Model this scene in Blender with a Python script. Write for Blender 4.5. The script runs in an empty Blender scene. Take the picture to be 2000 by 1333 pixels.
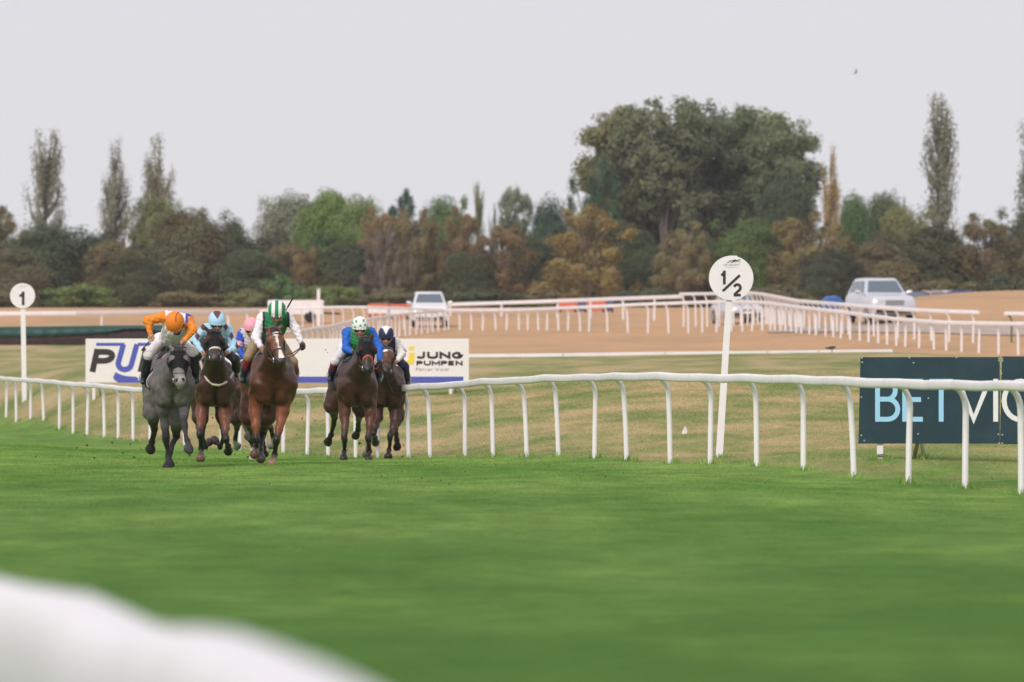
import bpy, bmesh, math, random
import numpy as np
from mathutils import Vector, Matrix

# ------------------------------------------------------------------ camera, sky, sun, exposure
scene = bpy.context.scene
FPX = 11111.0            # focal length measured in photo pixels (2000 px wide): a 200 mm lens on full frame
HOR = 690.0              # photo row of the eye-level line
CAMZ = 1.5
cam_data = bpy.data.cameras.new("camera")
cam = bpy.data.objects.new("camera", cam_data)
scene.collection.objects.link(cam)
cam.location = (0, 0, CAMZ)
cam.rotation_euler = (math.radians(90) + math.atan((HOR - 666.5) / FPX), 0, 0)
cam_data.sensor_width = 36.0
cam_data.lens = 36.0 * FPX / 2000.0
cam_data.clip_start = 0.5
cam_data.clip_end = 6000
cam_data.dof.use_dof = True
cam_data.dof.focus_distance = 80.5
cam_data.dof.aperture_fstop = 3.6
scene.camera = cam

SUN_EL, SUN_AZ = math.radians(38), math.radians(205)   # azimuth measured from +Y (away from the camera), clockwise
world = bpy.data.worlds.new("World")
scene.world = world
world.use_nodes = True
wn, wl = world.node_tree.nodes, world.node_tree.links
wn.clear()
w_out = wn.new("ShaderNodeOutputWorld")
w_bg = wn.new("ShaderNodeBackground")
w_sky = wn.new("ShaderNodeTexSky")
w_sky.sky_type = 'NISHITA'
w_sky.sun_disc = False
w_sky.sun_elevation = SUN_EL
w_sky.sun_rotation = SUN_AZ
w_sky.dust_density = 4.0
w_mix = wn.new("ShaderNodeMix")
w_mix.data_type = 'RGBA'
w_mix.inputs[0].default_value = 0.95          # an even layer of cloud over the clear sky
w_mix.inputs[7].default_value = (7.98, 7.92, 8.28, 1)
wl.new(w_sky.outputs[0], w_mix.inputs[6])
wl.new(w_mix.outputs[2], w_bg.inputs[0])
w_bg.inputs[1].default_value = 0.1
wl.new(w_bg.outputs[0], w_out.inputs[0])

sun_data = bpy.data.lights.new("sun", 'SUN')
sun_data.energy = 2.4
sun_data.angle = math.radians(25)
sun_data.color = (1.0, 0.93, 0.91)
sun = bpy.data.objects.new("sun", sun_data)
scene.collection.objects.link(sun)
sd = Vector((math.sin(SUN_AZ) * math.cos(SUN_EL), math.cos(SUN_AZ) * math.cos(SUN_EL), math.sin(SUN_EL)))
sun.rotation_euler = sd.to_track_quat('Z', 'Y').to_euler()

scene.view_settings.view_transform = 'Standard'
scene.view_settings.look = 'None'
scene.view_settings.exposure = 0.0
scene.view_settings.gamma = 1.0
scene.cycles.use_denoising = True
scene.cycles.max_bounces = 8
scene.cycles.diffuse_bounces = 3
scene.cycles.volume_bounces = 0

# ------------------------------------------------------------------ helpers
COL = scene.collection
rng = np.random.default_rng(7)

def at(px, py, d):
    """point at distance d (metres) measured in the photograph at pixel px, py"""
    return np.array([(px - 1000.0) / FPX * d, d, CAMZ + (HOR - py) / FPX * d])

def tag(o, label=None, cat=None, group=None, kind=None):
    if label: o["label"] = label
    if cat: o["category"] = cat
    if group: o["group"] = group
    if kind: o["kind"] = kind
    return o

def empty(name, loc=(0, 0, 0), rz=0.0):
    o = bpy.data.objects.new(name, None)
    COL.objects.link(o)
    o.location = [float(c) for c in loc]
    o.rotation_euler = (0, 0, rz)
    o.empty_display_size = 0.2
    return o

def link(name, me, material=None, parent=None):
    o = bpy.data.objects.new(name, me)
    COL.objects.link(o)
    if material is not None and len(me.materials) == 0:
        me.materials.append(material)
    if parent is not None:
        o.parent = parent
    return o

def np_mesh(name, verts, faces, smooth=False):
    """fast mesh from arrays: verts (n,3), faces (m,3) or (m,4)"""
    verts = np.asarray(verts, np.float32); faces = np.asarray(faces, np.int32)
    me = bpy.data.meshes.new(name)
    n, k = faces.shape
    me.vertices.add(len(verts)); me.vertices.foreach_set("co", verts.ravel())
    me.loops.add(n * k); me.loops.foreach_set("vertex_index", faces.ravel())
    me.polygons.add(n)
    me.polygons.foreach_set("loop_start", np.arange(0, n * k, k, dtype=np.int32))
    me.polygons.foreach_set("loop_total", np.full(n, k, np.int32))
    if smooth:
        me.polygons.foreach_set("use_smooth", np.ones(n, bool))
    me.update(calc_edges=True)
    return me

def set_col(me, cols, name="col"):
    a = me.attributes.new(name, 'FLOAT_COLOR', 'POINT')
    c = np.ones((len(cols), 4), np.float32); c[:, :3] = cols
    a.data.foreach_set("color", c.ravel())

def set_float(me, vals, name):
    a = me.attributes.new(name, 'FLOAT', 'POINT')
    a.data.foreach_set("value", np.asarray(vals, np.float32))

class MB:
    """collects simple shapes into one mesh"""
    def __init__(s): s.v = []; s.f = []
    def add(s, vs, fs):
        o = len(s.v); s.v += [tuple(float(c) for c in p) for p in vs]; s.f += [tuple(i + o for i in f) for f in fs]
    def box(s, c, d, ax=None):
        c = np.array(c, float); hx, hy, hz = [q / 2 for q in d]
        A = np.eye(3) if ax is None else np.array(ax, float)
        vs = [c + A[0] * x * hx + A[1] * y * hy + A[2] * z * hz for x in (-1, 1) for y in (-1, 1) for z in (-1, 1)]
        s.add(vs, [(0, 1, 3, 2), (4, 6, 7, 5), (0, 4, 5, 1), (2, 3, 7, 6), (0, 2, 6, 4), (1, 5, 7, 3)])
    def tube(s, pts, r, n=8, cap=True):
        pts = [np.array(p, float) for p in pts]; m = len(pts)
        rs = [r] * m if np.isscalar(r) else list(r)
        vs = []
        u0 = None
        for i, p in enumerate(pts):
            t = pts[min(i + 1, m - 1)] - pts[max(i - 1, 0)]; t = t / (np.linalg.norm(t) + 1e-9)
            if u0 is None:
                a = np.array([1, 0, 0]) if abs(t[0]) < .8 else np.array([0, 1, 0])
                u = np.cross(t, a)
            else:
                u = u0 - t * np.dot(u0, t)
            u = u / (np.linalg.norm(u) + 1e-9); u0 = u; w = np.cross(t, u)
            vs += [p + rs[i] * (math.cos(2 * math.pi * j / n) * u + math.sin(2 * math.pi * j / n) * w) for j in range(n)]
        fs = [(i * n + j, i * n + (j + 1) % n, (i + 1) * n + (j + 1) % n, (i + 1) * n + j) for i in range(m - 1) for j in range(n)]
        if cap:
            fs += [tuple(range(n - 1, -1, -1)), tuple(range((m - 1) * n, m * n))]
        s.add(vs, fs)
    def sweep(s, pts, sec, up=(0, 0, 1), cap=True):
        """sweep a closed 2d section (side, up) along a path"""
        pts = [np.array(p, float) for p in pts]; m = len(pts); n = len(sec); vs = []
        up = np.array(up, float)
        for i, p in enumerate(pts):
            t = pts[min(i + 1, m - 1)] - pts[max(i - 1, 0)]; t /= np.linalg.norm(t)
            sd_ = np.cross(t, up); sd_ /= np.linalg.norm(sd_); u = np.cross(sd_, t)
            vs += [p + a * sd_ + b * u for a, b in sec]
        fs = [(i * n + j, i * n + (j + 1) % n, (i + 1) * n + (j + 1) % n, (i + 1) * n + j) for i in range(m - 1) for j in range(n)]
        if cap:
            fs += [tuple(range(n - 1, -1, -1)), tuple(range((m - 1) * n, m * n))]
        s.add(vs, fs)
    def prism(s, poly, y0, y1):
        """polygon in x,z extruded along y"""
        n = len(poly)
        s.add([(x, y0, z) for x, z in poly] + [(x, y1, z) for x, z in poly],
              [tuple(range(n)), tuple(range(2 * n - 1, n - 1, -1))] + [(i, i + n, (i + 1) % n + n, (i + 1) % n) for i in range(n)])
    def stroke(s, pts, w, y, th=.004, close=False):
        """flat lettering stroke in the x,z plane at depth y (front face towards -y)"""
        P = [np.array(p, float) for p in pts]; m = len(P); L = []; R = []
        for i in range(m):
            a = P[(i - 1) % m] if (i > 0 or close) else None
            b = P[(i + 1) % m] if (i < m - 1 or close) else None
            ns = []
            if a is not None: d = P[i] - a; d /= np.linalg.norm(d); ns.append(np.array([-d[1], d[0]]))
            if b is not None: d = b - P[i]; d /= np.linalg.norm(d); ns.append(np.array([-d[1], d[0]]))
            nn = sum(ns); nn /= np.linalg.norm(nn); k = 1 / max(.5, float(np.dot(nn, ns[0])))
            L.append(P[i] + nn * w / 2 * k); R.append(P[i] - nn * w / 2 * k)
        for i in range(m if close else m - 1):
            j = (i + 1) % m
            q = [L[i], R[i], R[j], L[j]]
            s.add([(a, y, b) for a, b in q] + [(a, y + th, b) for a, b in q],
                  [(0, 1, 2, 3), (7, 6, 5, 4), (0, 4, 5, 1), (2, 6, 7, 3), (0, 3, 7, 4), (1, 5, 6, 2)])
    def mesh(s, name, smooth=None):
        me = bpy.data.meshes.new(name); me.from_pydata(s.v, [], s.f)
        bm = bmesh.new(); bm.from_mesh(me); bmesh.ops.recalc_face_normals(bm, faces=bm.faces); bm.to_mesh(me); bm.free()
        if smooth:
            me.polygons.foreach_set("use_smooth", np.ones(len(me.polygons), bool))
            me.set_sharp_from_angle(angle=math.radians(smooth))
        me.update()
        return me
    def build(s, name, material, parent=None, smooth=None):
        return link(name, s.mesh(name, smooth), material, parent)

# ------------------------------------------------------------------ materials
MATS = {}
def mat(name, color=(.5, .5, .5), rough=.6, spec=.4, var=0.0, vscale=6.0, bump=0.0, bscale=60.0, attr=None, metallic=0.0,
        emit=None, estr=0.0, coat=0.0, dirt=None, dirt_scale=3.0, dirt_amt=.5):
    if name in MATS: return MATS[name]
    m = bpy.data.materials.new(name); m.use_nodes = True
    nt = m.node_tree; nd = nt.nodes; lk = nt.links; b = nd["Principled BSDF"]
    b.inputs["Roughness"].default_value = rough; b.inputs["Specular IOR Level"].default_value = spec
    b.inputs["Metallic"].default_value = metallic; b.inputs["Coat Weight"].default_value = coat
    src = None
    if attr:
        a = nd.new("ShaderNodeAttribute"); a.attribute_name = attr; src = a.outputs["Color"]
    else:
        r = nd.new("ShaderNodeRGB"); r.outputs[0].default_value = (*color, 1); src = r.outputs[0]
    tc = nd.new("ShaderNodeTexCoord")
    if var > 0:
        nz = nd.new("ShaderNodeTexNoise"); nz.inputs["Scale"].default_value = vscale; nz.inputs["Detail"].default_value = 5
        lk.new(tc.outputs["Object"], nz.inputs["Vector"])
        mr = nd.new("ShaderNodeMapRange"); mr.inputs[1].default_value = .3; mr.inputs[2].default_value = .7
        mr.inputs[3].default_value = 1 - var; mr.inputs[4].default_value = 1 + var
        lk.new(nz.outputs["Fac"], mr.inputs[0])
        vm = nd.new("ShaderNodeVectorMath"); vm.operation = 'SCALE'
        lk.new(src, vm.inputs[0]); lk.new(mr.outputs[0], vm.inputs["Scale"]); src = vm.outputs[0]
    if dirt:
        nz2 = nd.new("ShaderNodeTexNoise"); nz2.inputs["Scale"].default_value = dirt_scale; nz2.inputs["Detail"].default_value = 8
        nz2.inputs["Roughness"].default_value = .7
        lk.new(tc.outputs["Object"], nz2.inputs["Vector"])
        mr2 = nd.new("ShaderNodeMapRange"); mr2.inputs[1].default_value = .5; mr2.inputs[2].default_value = .8
        mr2.inputs[3].default_value = 0; mr2.inputs[4].default_value = dirt_amt
        lk.new(nz2.outputs["Fac"], mr2.inputs[0])
        mx = nd.new("ShaderNodeMix"); mx.data_type = 'RGBA'; mx.inputs[7].default_value = (*dirt, 1)
        lk.new(mr2.outputs[0], mx.inputs[0]); lk.new(src, mx.inputs[6]); src = mx.outputs[2]
    lk.new(src, b.inputs["Base Color"])
    if bump > 0:
        nb = nd.new("ShaderNodeTexNoise"); nb.inputs["Scale"].default_value = bscale; nb.inputs["Detail"].default_value = 3
        lk.new(tc.outputs["Object"], nb.inputs["Vector"])
        bp = nd.new("ShaderNodeBump"); bp.inputs["Strength"].default_value = bump; bp.inputs["Distance"].default_value = .02
        lk.new(nb.outputs["Fac"], bp.inputs["Height"]); lk.new(bp.outputs[0], b.inputs["Normal"])
    if emit:
        b.inputs["Emission Color"].default_value = (*emit, 1); b.inputs["Emission Strength"].default_value = estr
    MATS[name] = m
    return m

WHITE = mat("white_plastic", (.81, .775, .78), .45, .4, var=.04, vscale=2.0, dirt=(.42, .38, .3), dirt_scale=3.5, dirt_amt=.42)
WHITE_FAR = mat("white_rail_paint", (.80, .765, .765), .55, .3, var=.05, vscale=1.5)

# ------------------------------------------------------------------ the lie of the land
POSTS = [(1995, 967), (1885, 953), (1774, 941), (1668, 934), (1569, 922), (1478, 916), (1387, 907), (1309, 902), (1224, 899),
         (1161, 896), (1091, 895), (1029, 893), (963, 893), (908, 894), (840, 893), (798, 896), (738, 896), (695, 895),
         (641, 894), (600, 891), (553, 888), (517, 885), (469, 882), (433, 879), (397, 876), (361, 873), (327, 870), (293, 867),
         (260, 864), (231, 859), (204, 855), (170, 852), (143, 848), (116, 842), (86, 838), (60, 832), (32, 828), (12, 822)]
RD_X = [12, 60, 143, 260, 469, 640, 840, 1029, 1309, 1569, 1995]
RD_D = [149, 141, 130, 121, 108.5, 98, 92.5, 85.5, 76.4, 70, 59.5]
def rail_dist(px): return float(np.interp(px, RD_X, RD_D))
RAILPTS = [at(x, y, rail_dist(x)) for x, y in POSTS]
_ry = np.array([p[1] for p in RAILPTS]); _rx = np.array([p[0] for p in RAILPTS])
def rail_x(Y):
    Y = np.asarray(Y, float)
    r = np.interp(Y, _ry, _rx)
    r = np.where(Y > _ry[-1], _rx[-1] - (Y - _ry[-1]) * .21, r)
    return np.where(Y < _ry[0], _rx[0] + (_ry[0] - Y) * .19, r)

CP = []   # control points u = X/Y, v = ln Y, Z
def cp(px, d, z): CP.append(((px - 1000) / 1000.0, math.log(d), z))
def cpp(px, py, d): cp(px, d, at(px, py, d)[2])
for px in (-900, 0, 1000, 2000, 2900):
    for d, z in ((4, 0), (12, 0), (26, 0), (42, .01)): cp(px, d, z)
for i in range(0, len(POSTS), 3): cpp(*POSTS[i], rail_dist(POSTS[i][0]))
cpp(*POSTS[-1], 149)
for a in ((330, 915, 78.2), (530, 908, 79), (395, 903, 85), (700, 899, 88), (765, 896, 93.5), (0, 945, 62), (0, 903, 82),
          (0, 873, 105), (1000, 958, 60), (1500, 960, 60), (500, 955, 60), (-500, 945, 62), (-500, 870, 105),
          (1720, 898, 72), (2000, 896, 74), (2300, 893, 74), (1404, 897, 80), (48, 778, 150), (183, 778, 138), (500, 777, 138),
          (800, 776, 138), (1200, 770, 120), (1700, 768, 120), (2100, 768, 120), (1000, 800, 115), (1200, 830, 98),
          (916, 698, 180), (1300, 693, 180), (1745, 688, 180), (2100, 697, 185), (400, 690, 200), (100, 680, 215), (-300, 680, 215),
          (2000, 695, 198), (1850, 689, 203), (1650, 668, 220), (1450, 650, 245), (1100, 645, 268), (850, 642, 290), (600, 642, 285),
          (1720, 634, 232), (1950, 640, 226), (0, 858, 118), (0, 840, 136), (-500, 862, 115), (-500, 838, 140), (-500, 790, 160),
          (1700, 606, 350), (1800, 612, 350), (1950, 612, 350), (2300, 612, 350), (1900, 576, 262), (1800, 582, 262), (2050, 574, 262), (2400, 574, 262),
          (1900, 577, 300), (2300, 577, 300), (1440, 634, 280), (200, 634, 260), (0, 612, 320), (300, 610, 320), (600, 612, 320), (-600, 612, 320)):
    cpp(*a)
for px in (-900, 0, 500, 1000, 1500, 2000, 2900):
    cp(px, 400, 4.7); cp(px, 700, 5.0); cp(px, 4000, 6)
for px in (500, 1000, 1400): cpp(px, 606, 345)
for px in (-900, 2900):
    cp(px, 62, 0); cp(px, 120, .2 if px < 0 else .6); cp(px, 200, 1.5); cp(px, 280, 3.0)
CP = np.array(CP)
_KU = 1.1
def _tps(r2): return np.where(r2 > 1e-12, .5 * r2 * np.log(r2 + 1e-12), 0.0)
def _feat(u, v): return np.stack([np.asarray(u) * _KU, np.asarray(v) * 2.6], -1)
_P = _feat(CP[:, 0], CP[:, 1])
_n = len(_P)
_A = _tps(((_P[:, None] - _P[None]) ** 2).sum(-1)) + np.eye(_n) * 2e-3
_M = np.zeros((_n + 3, _n + 3)); _M[:_n, :_n] = _A; _M[:_n, _n] = 1; _M[:_n, _n + 1:] = _P; _M[_n, :_n] = 1; _M[_n + 1:, :_n] = _P.T
_W = np.linalg.solve(_M, np.concatenate([CP[:, 2], np.zeros(3)]))
def ground_z(X, Y):
    X = np.asarray(X, float); Y = np.asarray(Y, float); sh = X.shape
    Yc = np.clip(Y.ravel(), 4, 4000); u = np.clip(X.ravel() / Yc * FPX / 1000.0, -1.9, 1.9); F = _feat(u, np.log(Yc))
    out = np.empty(len(F))
    for i in range(0, len(F), 20000):
        f = F[i:i + 20000]
        out[i:i + 20000] = _tps(((f[:, None] - _P[None]) ** 2).sum(-1)) @ _W[:_n] + _W[_n] + f @ _W[_n + 1:]
    return out.reshape(sh)
def gz(x, y): return float(ground_z(np.array([x]), np.array([y]))[0])
def on_ground(px, d):
    x = (px - 1000) / FPX * d
    return np.array([x, d, gz(x, d)])

def zone(X, Y):
    """0 mown green turf, 1 parched straw"""
    s = X - rail_x(Y)
    u = X / np.maximum(Y, 20) * FPX / 1000.0
    Y = Y - 40 * np.clip((-.05 - u) / .35, 0, 1) * np.clip((Y - 165) / 12, 0, 1)
    sm = np.clip((s + .35) / .9, 0, 1); sm = sm * sm * (3 - 2 * sm)
    return sm * np.interp(Y, [55, 64, 72, 80, 100, 135, 172, 181, 186, 230], [.10, .14, .24, .36, .44, .52, .58, .66, .93, 1.0])

# one ground sheet reaching the horizon
ys = np.concatenate([np.linspace(-60, 20, 12), np.linspace(22, 230, 180)[0:], np.geomspace(234, 5000, 70)])
us = np.concatenate([np.linspace(-1, -.16, 14)[:-1], np.linspace(-.16, .16, 150), np.linspace(.16, 1, 14)[1:]])
GX = np.empty((len(ys), len(us))); GY = np.repeat(ys[:, None], len(us), 1)
for i, y in enumerate(ys): GX[i] = us * (max(y, 0) * 1.0 + 60) * (1.0 if y > 500 else 1.0)
GZ = ground_z(GX, np.maximum(GY, 4))
nr, nc = GX.shape
ii = np.arange(nr * nc).reshape(nr, nc)
gf = np.stack([ii[:-1, :-1], ii[:-1, 1:], ii[1:, 1:], ii[1:, :-1]], -1).reshape(-1, 4)
gme = np_mesh("ground", np.stack([GX, GY, GZ], -1).reshape(-1, 3), gf, True)
set_float(gme, zone(GX, GY).ravel(), "zone")

def turf_material(name, blades):
    m = bpy.data.materials.new(name); m.use_nodes = True
    nd = m.node_tree.nodes; lk = m.node_tree.links; b = nd["Principled BSDF"]
    geo = nd.new("ShaderNodeNewGeometry")
    zn = nd.new("ShaderNodeAttribute"); zn.attribute_name = "zone"
    def noise(scale, det, sx=1.0, sy=1.0, rough=.55):
        mp = nd.new("ShaderNodeMapping"); mp.inputs["Scale"].default_value = (sx, sy, 0.0)
        lk.new(geo.outputs["Position"], mp.inputs[0])
        n = nd.new("ShaderNodeTexNoise"); n.inputs["Scale"].default_value = scale; n.inputs["Detail"].default_value = det
        n.inputs["Roughness"].default_value = rough
        lk.new(mp.outputs[0], n.inputs["Vector"]); return n.outputs["Fac"]
    def rng_(src, a, b_, c, d):
        r = nd.new("ShaderNodeMapRange"); r.inputs[1].default_value = a; r.inputs[2].default_value = b_
        r.inputs[3].default_value = c; r.inputs[4].default_value = d; lk.new(src, r.inputs[0]); return r.outputs[0]
    def mth(op, a, b_):
        q = nd.new("ShaderNodeMath"); q.operation = op
        for i, s in enumerate((a, b_)):
            if isinstance(s, (int, float)): q.inputs[i].default_value = s
            else: lk.new(s, q.inputs[i])
        return q.outputs[0]
    def mixc(fac, c1, c2):
        x = nd.new("ShaderNodeMix"); x.data_type = 'RGBA'; lk.new(fac, x.inputs[0])
        for i, c in ((6, c1), (7, c2)):
            if isinstance(c, tuple): x.inputs[i].default_value = (*c, 1)
            else: lk.new(c, x.inputs[i])
        return x.outputs[2]
    big = noise(.35, 5, .9, .22, .6)        # broad drifts across the course
    mid = noise(1.3, 5, 1.0, .5, .65)
    fine = noise(9, 4, 1, .6, .7)
    micro = noise(45, 3, 1, 1, .7)
    g1 = mixc(rng_(big, .36, .64, 0, 1), (.102, .210, .038), (.208, .316, .076))
    def scale(c, f):
        v = nd.new("ShaderNodeVectorMath"); v.operation = 'SCALE'; lk.new(c, v.inputs[0]); lk.new(f, v.inputs["Scale"]); return v.outputs[0]
    g2 = scale(scale(g1, rng_(mid, .33, .67, .76, 1.20)), rng_(noise(4.5, 5, 1, .6, .7), .32, .68, .80, 1.18))
    g3 = mixc(rng_(fine, .55, .85, 0, .5), g2, (.19, .29, .08))
    sp = nd.new("ShaderNodeSeparateXYZ"); lk.new(geo.outputs["Position"], sp.inputs[0])
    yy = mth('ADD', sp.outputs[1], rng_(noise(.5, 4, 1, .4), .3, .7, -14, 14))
    g3 = mixc(rng_(yy, 26, 66, .75, 0), g3, (.060, .148, .026))  # turf darkens towards the camera, part of the grazing-view shading put into colour
    # parched ground: patches of green left inside brown grass, then straw
    d1 = mixc(rng_(noise(.30, 6, 1.3, .38, .65), .40, .60, 0, 1), (.45, .345, .185), (.175, .225, .07))
    d2 = mixc(rng_(fine, .45, .8, 0, .45), d1, (.42, .33, .18))
    s1 = mixc(rng_(noise(.22, 7, .8, .22, .7), .38, .64, 0, 1), (.57, .345, .195), (.42, .275, .16))
    s2 = mixc(rng_(fine, .4, .8, 0, .5), s1, (.58, .37, .22))
    edge = mth('ADD', zn.outputs["Fac"], rng_(noise(1.1, 6, 1, .35, .7), .25, .75, -.18, .18))
    f1 = rng_(edge, .10, .42, 0, 1); f2 = rng_(edge, .66, .88, 0, 1)
    col = mixc(f2, mixc(f1, g3, d2), s2)
    # scale by fine light and dark of the sward
    if blades:
        isl = geo.outputs["Random Per Island"]
        k = rng_(isl, 0, 1, 1.30, 1.75)
    else:
        k = rng_(micro, .3, .7, .82, 1.12)
    vm = nd.new("ShaderNodeVectorMath"); vm.operation = 'SCALE'; lk.new(col, vm.inputs[0]); lk.new(k, vm.inputs["Scale"])
    lk.new(vm.outputs[0], b.inputs["Base Color"])
    b.inputs["Roughness"].default_value = .9; b.inputs["Specular IOR Level"].default_value = .04
    if not blades:
        bp = nd.new("ShaderNodeBump"); bp.inputs["Strength"].default_value = .6; bp.inputs["Distance"].default_value = .05
        lk.new(noise(22, 4, 1, 1, .7), bp.inputs["Height"]); lk.new(bp.outputs[0], b.inputs["Normal"])
    if blades:
        tr = nd.new("ShaderNodeBsdfTranslucent"); lk.new(vm.outputs[0], tr.inputs[0]); ms = nd.new("ShaderNodeMixShader"); ms.inputs[0].default_value = .38
        lk.new(b.outputs[0], ms.inputs[1]); lk.new(tr.outputs[0], ms.inputs[2]); lk.new(ms.outputs[0], nd["Material Output"].inputs[0])
    return m
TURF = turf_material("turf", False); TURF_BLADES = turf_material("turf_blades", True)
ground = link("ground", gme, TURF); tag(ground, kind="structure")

# blades of grass standing on the sheet, where the picture can show them
def make_grass(n, d0, d1, pw, name, hgt, wid, label, keep=None, lay=2.2):
    t = rng.random(n); a, b_ = d0 ** pw, d1 ** pw
    Y = (a + t * (b_ - a)) ** (1 / pw)
    X = (rng.random(n) * 2 - 1) * (Y * .098 + 1.0)
    if keep is not None:
        k = keep(X, Y); X, Y = X[k], Y[k]; n = len(X)
    Z = ground_z(X, Y); zz = zone(X, Y)
    s = np.clip(Y / 60, .7, 2.2)
    tall = 1 + 1.3 * np.clip(zz / .35, 0, 1) * rng.random(n) ** 2
    h = hgt * s ** .35 * (.5 + rng.random(n)) * tall; w = wid * s * (.6 + .8 * rng.random(n))
    an = rng.random(n) * 6.283; le = rng.normal(0, lay, (n, 2)) * h[:, None]
    v = np.empty((n, 3, 3), np.float32)
    v[:, 0] = np.stack([X - np.cos(an) * w / 2, Y - np.sin(an) * w / 2, Z - .005], -1)
    v[:, 1] = np.stack([X + np.cos(an) * w / 2, Y + np.sin(an) * w / 2, Z - .005], -1)
    v[:, 2] = np.stack([X + le[:, 0], Y + le[:, 1], Z + h], -1)
    me = np_mesh(name, v.reshape(-1, 3), np.arange(n * 3).reshape(-1, 3))
    set_float(me, np.repeat(zz, 3), "zone")
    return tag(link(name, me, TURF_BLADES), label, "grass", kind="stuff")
make_grass(420000, 28, 112, 1.2, "track_grass", .011, .009, "short mown green turf of the race track", lambda X, Y: (X < rail_x(Y) + .2) & (rng.random(len(X)) < np.clip((Y - 28) / 40, 0, 1)))
make_grass(240000, 58, 140, 1.3, "rough_grass", .013, .010, "dry patchy rough grass behind the near running rail", lambda X, Y: X > rail_x(Y) - .1)
# longer tufts the mower leaves at the feet of the posts and sign legs
tp = []
for B_ in RAILPTS: tp += [(B_[0], B_[1])] * 46
for px, d in ((1404, 80), (1719, 72), (1797, 72.3)): tp += [((px - 1000) / FPX * d, d)] * 60
tp = np.array(tp); n = len(tp); X = tp[:, 0] + rng.normal(0, .07, n); Y = tp[:, 1] + rng.normal(0, .12, n); Z = ground_z(X, Y); h = .035 + .07 * rng.random(n); w = .010 + .006 * rng.random(n); an = rng.random(n) * 6.283; le = rng.normal(0, .35, (n, 2)) * h[:, None]
v = np.empty((n, 3, 3), np.float32); v[:, 0] = np.stack([X - np.cos(an) * w, Y - np.sin(an) * w, Z - .01], -1); v[:, 1] = np.stack([X + np.cos(an) * w, Y + np.sin(an) * w, Z - .01], -1); v[:, 2] = np.stack([X + le[:, 0], Y + le[:, 1], Z + h], -1)
tme = np_mesh("grass_tufts", v.reshape(-1, 3), np.arange(n * 3).reshape(-1, 3)); set_float(tme, np.full(n * 3, .1), "zone")
tag(link("grass_tufts", tme, TURF_BLADES), "longer grass tufts at the feet of the rail posts", "grass", kind="stuff")

# ------------------------------------------------------------------ near running rail
RT_X = [0, 50, 100, 150, 200, 250, 280, 460, 600, 640, 740, 800, 850, 900, 965, 1025, 1095, 1160, 1250, 1310, 1360, 1400, 1490, 1600, 1690, 1800, 1880, 2000]
RT_Y = [734, 738, 740, 746, 748, 754, 757, 760, 759, 757, 754, 752, 748, 746, 738.5, 737, 731, 730, 727, 727, 729, 730.5, 730, 733, 736, 741, 742, 743]
def oval(w, h, n=12, p=.55):
    out = []
    for i in range(n):
        a = 2 * math.pi * (i + .5) / n; c, s_ = math.cos(a), math.sin(a)
        out.append((math.copysign(abs(c) ** p, c) * w / 2, math.copysign(abs(s_) ** p, s_) * h / 2))
    return out
rail = tag(empty("running_rail", RAILPTS[0]), "long white plastic running rail on curved posts along the green track", "rail")
RO = Vector(RAILPTS[0])
# the rail goes on past the right edge of the picture
for k in range(1, 13):
    d = 59.5 - 2.45 * k; x = float(rail_x(d)); p_ = np.array([x, d, gz(x, d)])
    POSTS.insert(0, (1000 + x / d * FPX, HOR - (p_[2] - CAMZ) * FPX / d)); RAILPTS.insert(0, p_)
centre = []
for k, ((px, py), B) in enumerate(zip(POSTS, RAILPTS)):
    d = B[1]; topz = CAMZ + (HOR - float(np.interp(px, RT_X, RT_Y))) / FPX * d if px < 1999 else B[2] + 1.2
    j = random.Random(k)
    lean = j.uniform(-.03, .05)
    c = np.array([B[0] - .14 - lean, d - .03, topz - .055]); centre.append(c)
    zt = topz - .10 - B[2]
    pts = [(0, 0, -.06), (-lean * .3, 0, zt * .35), (-lean * .75, 0, zt * .70)]
    for q in range(7):
        a = q / 6.0
        pts.append((-lean * .9 - .135 * (1 - math.cos(a * 1.35)) / (1 - math.cos(1.35)), -.028 * a, zt * .78 + (zt * .22 + .015) * math.sin(a * 1.5) / math.sin(1.5)))
    mb = MB(); mb.tube(pts, [.036] * 3 + [.036, .036, .035, .034, .033, .032, .030], 10)
    o = mb.build("post", WHITE, rail, 50); o.location = Vector(B) - RO
def extend(c0, c1, k): return c0 + (c0 - c1) * k
ext0 = [extend(centre[0], centre[1], 2.0), extend(centre[0], centre[1], 1.0)]
chain = ext0 + centre + [extend(centre[-1], centre[-2], 1.0), extend(centre[-1], centre[-2], 2.2)]
i = 0; jr = random.Random(5)
while i < len(chain) - 1:
    n = 2 if i + 2 < len(chain) else 1
    seg = chain[i:i + n + 1]
    fine = []
    for a, b in zip(seg[:-1], seg[1:]):
        for t in (0, .5): fine.append(a + (b - a) * t - np.array([0, 0, .012 * math.sin(math.pi * t)]))
    fine.append(seg[-1])
    dv = fine[-1] - fine[-2]; fine[-1] = fine[-1] - dv / np.linalg.norm(dv) * .006
    fine = [p - np.array(RO) for p in fine]
    sc = jr.uniform(.97, 1.03)
    mb = MB(); mb.sweep(fine, oval(.085 * sc, .112 * sc)); mb.build("rail_section", WHITE, rail, 50)
    i += n

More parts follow.
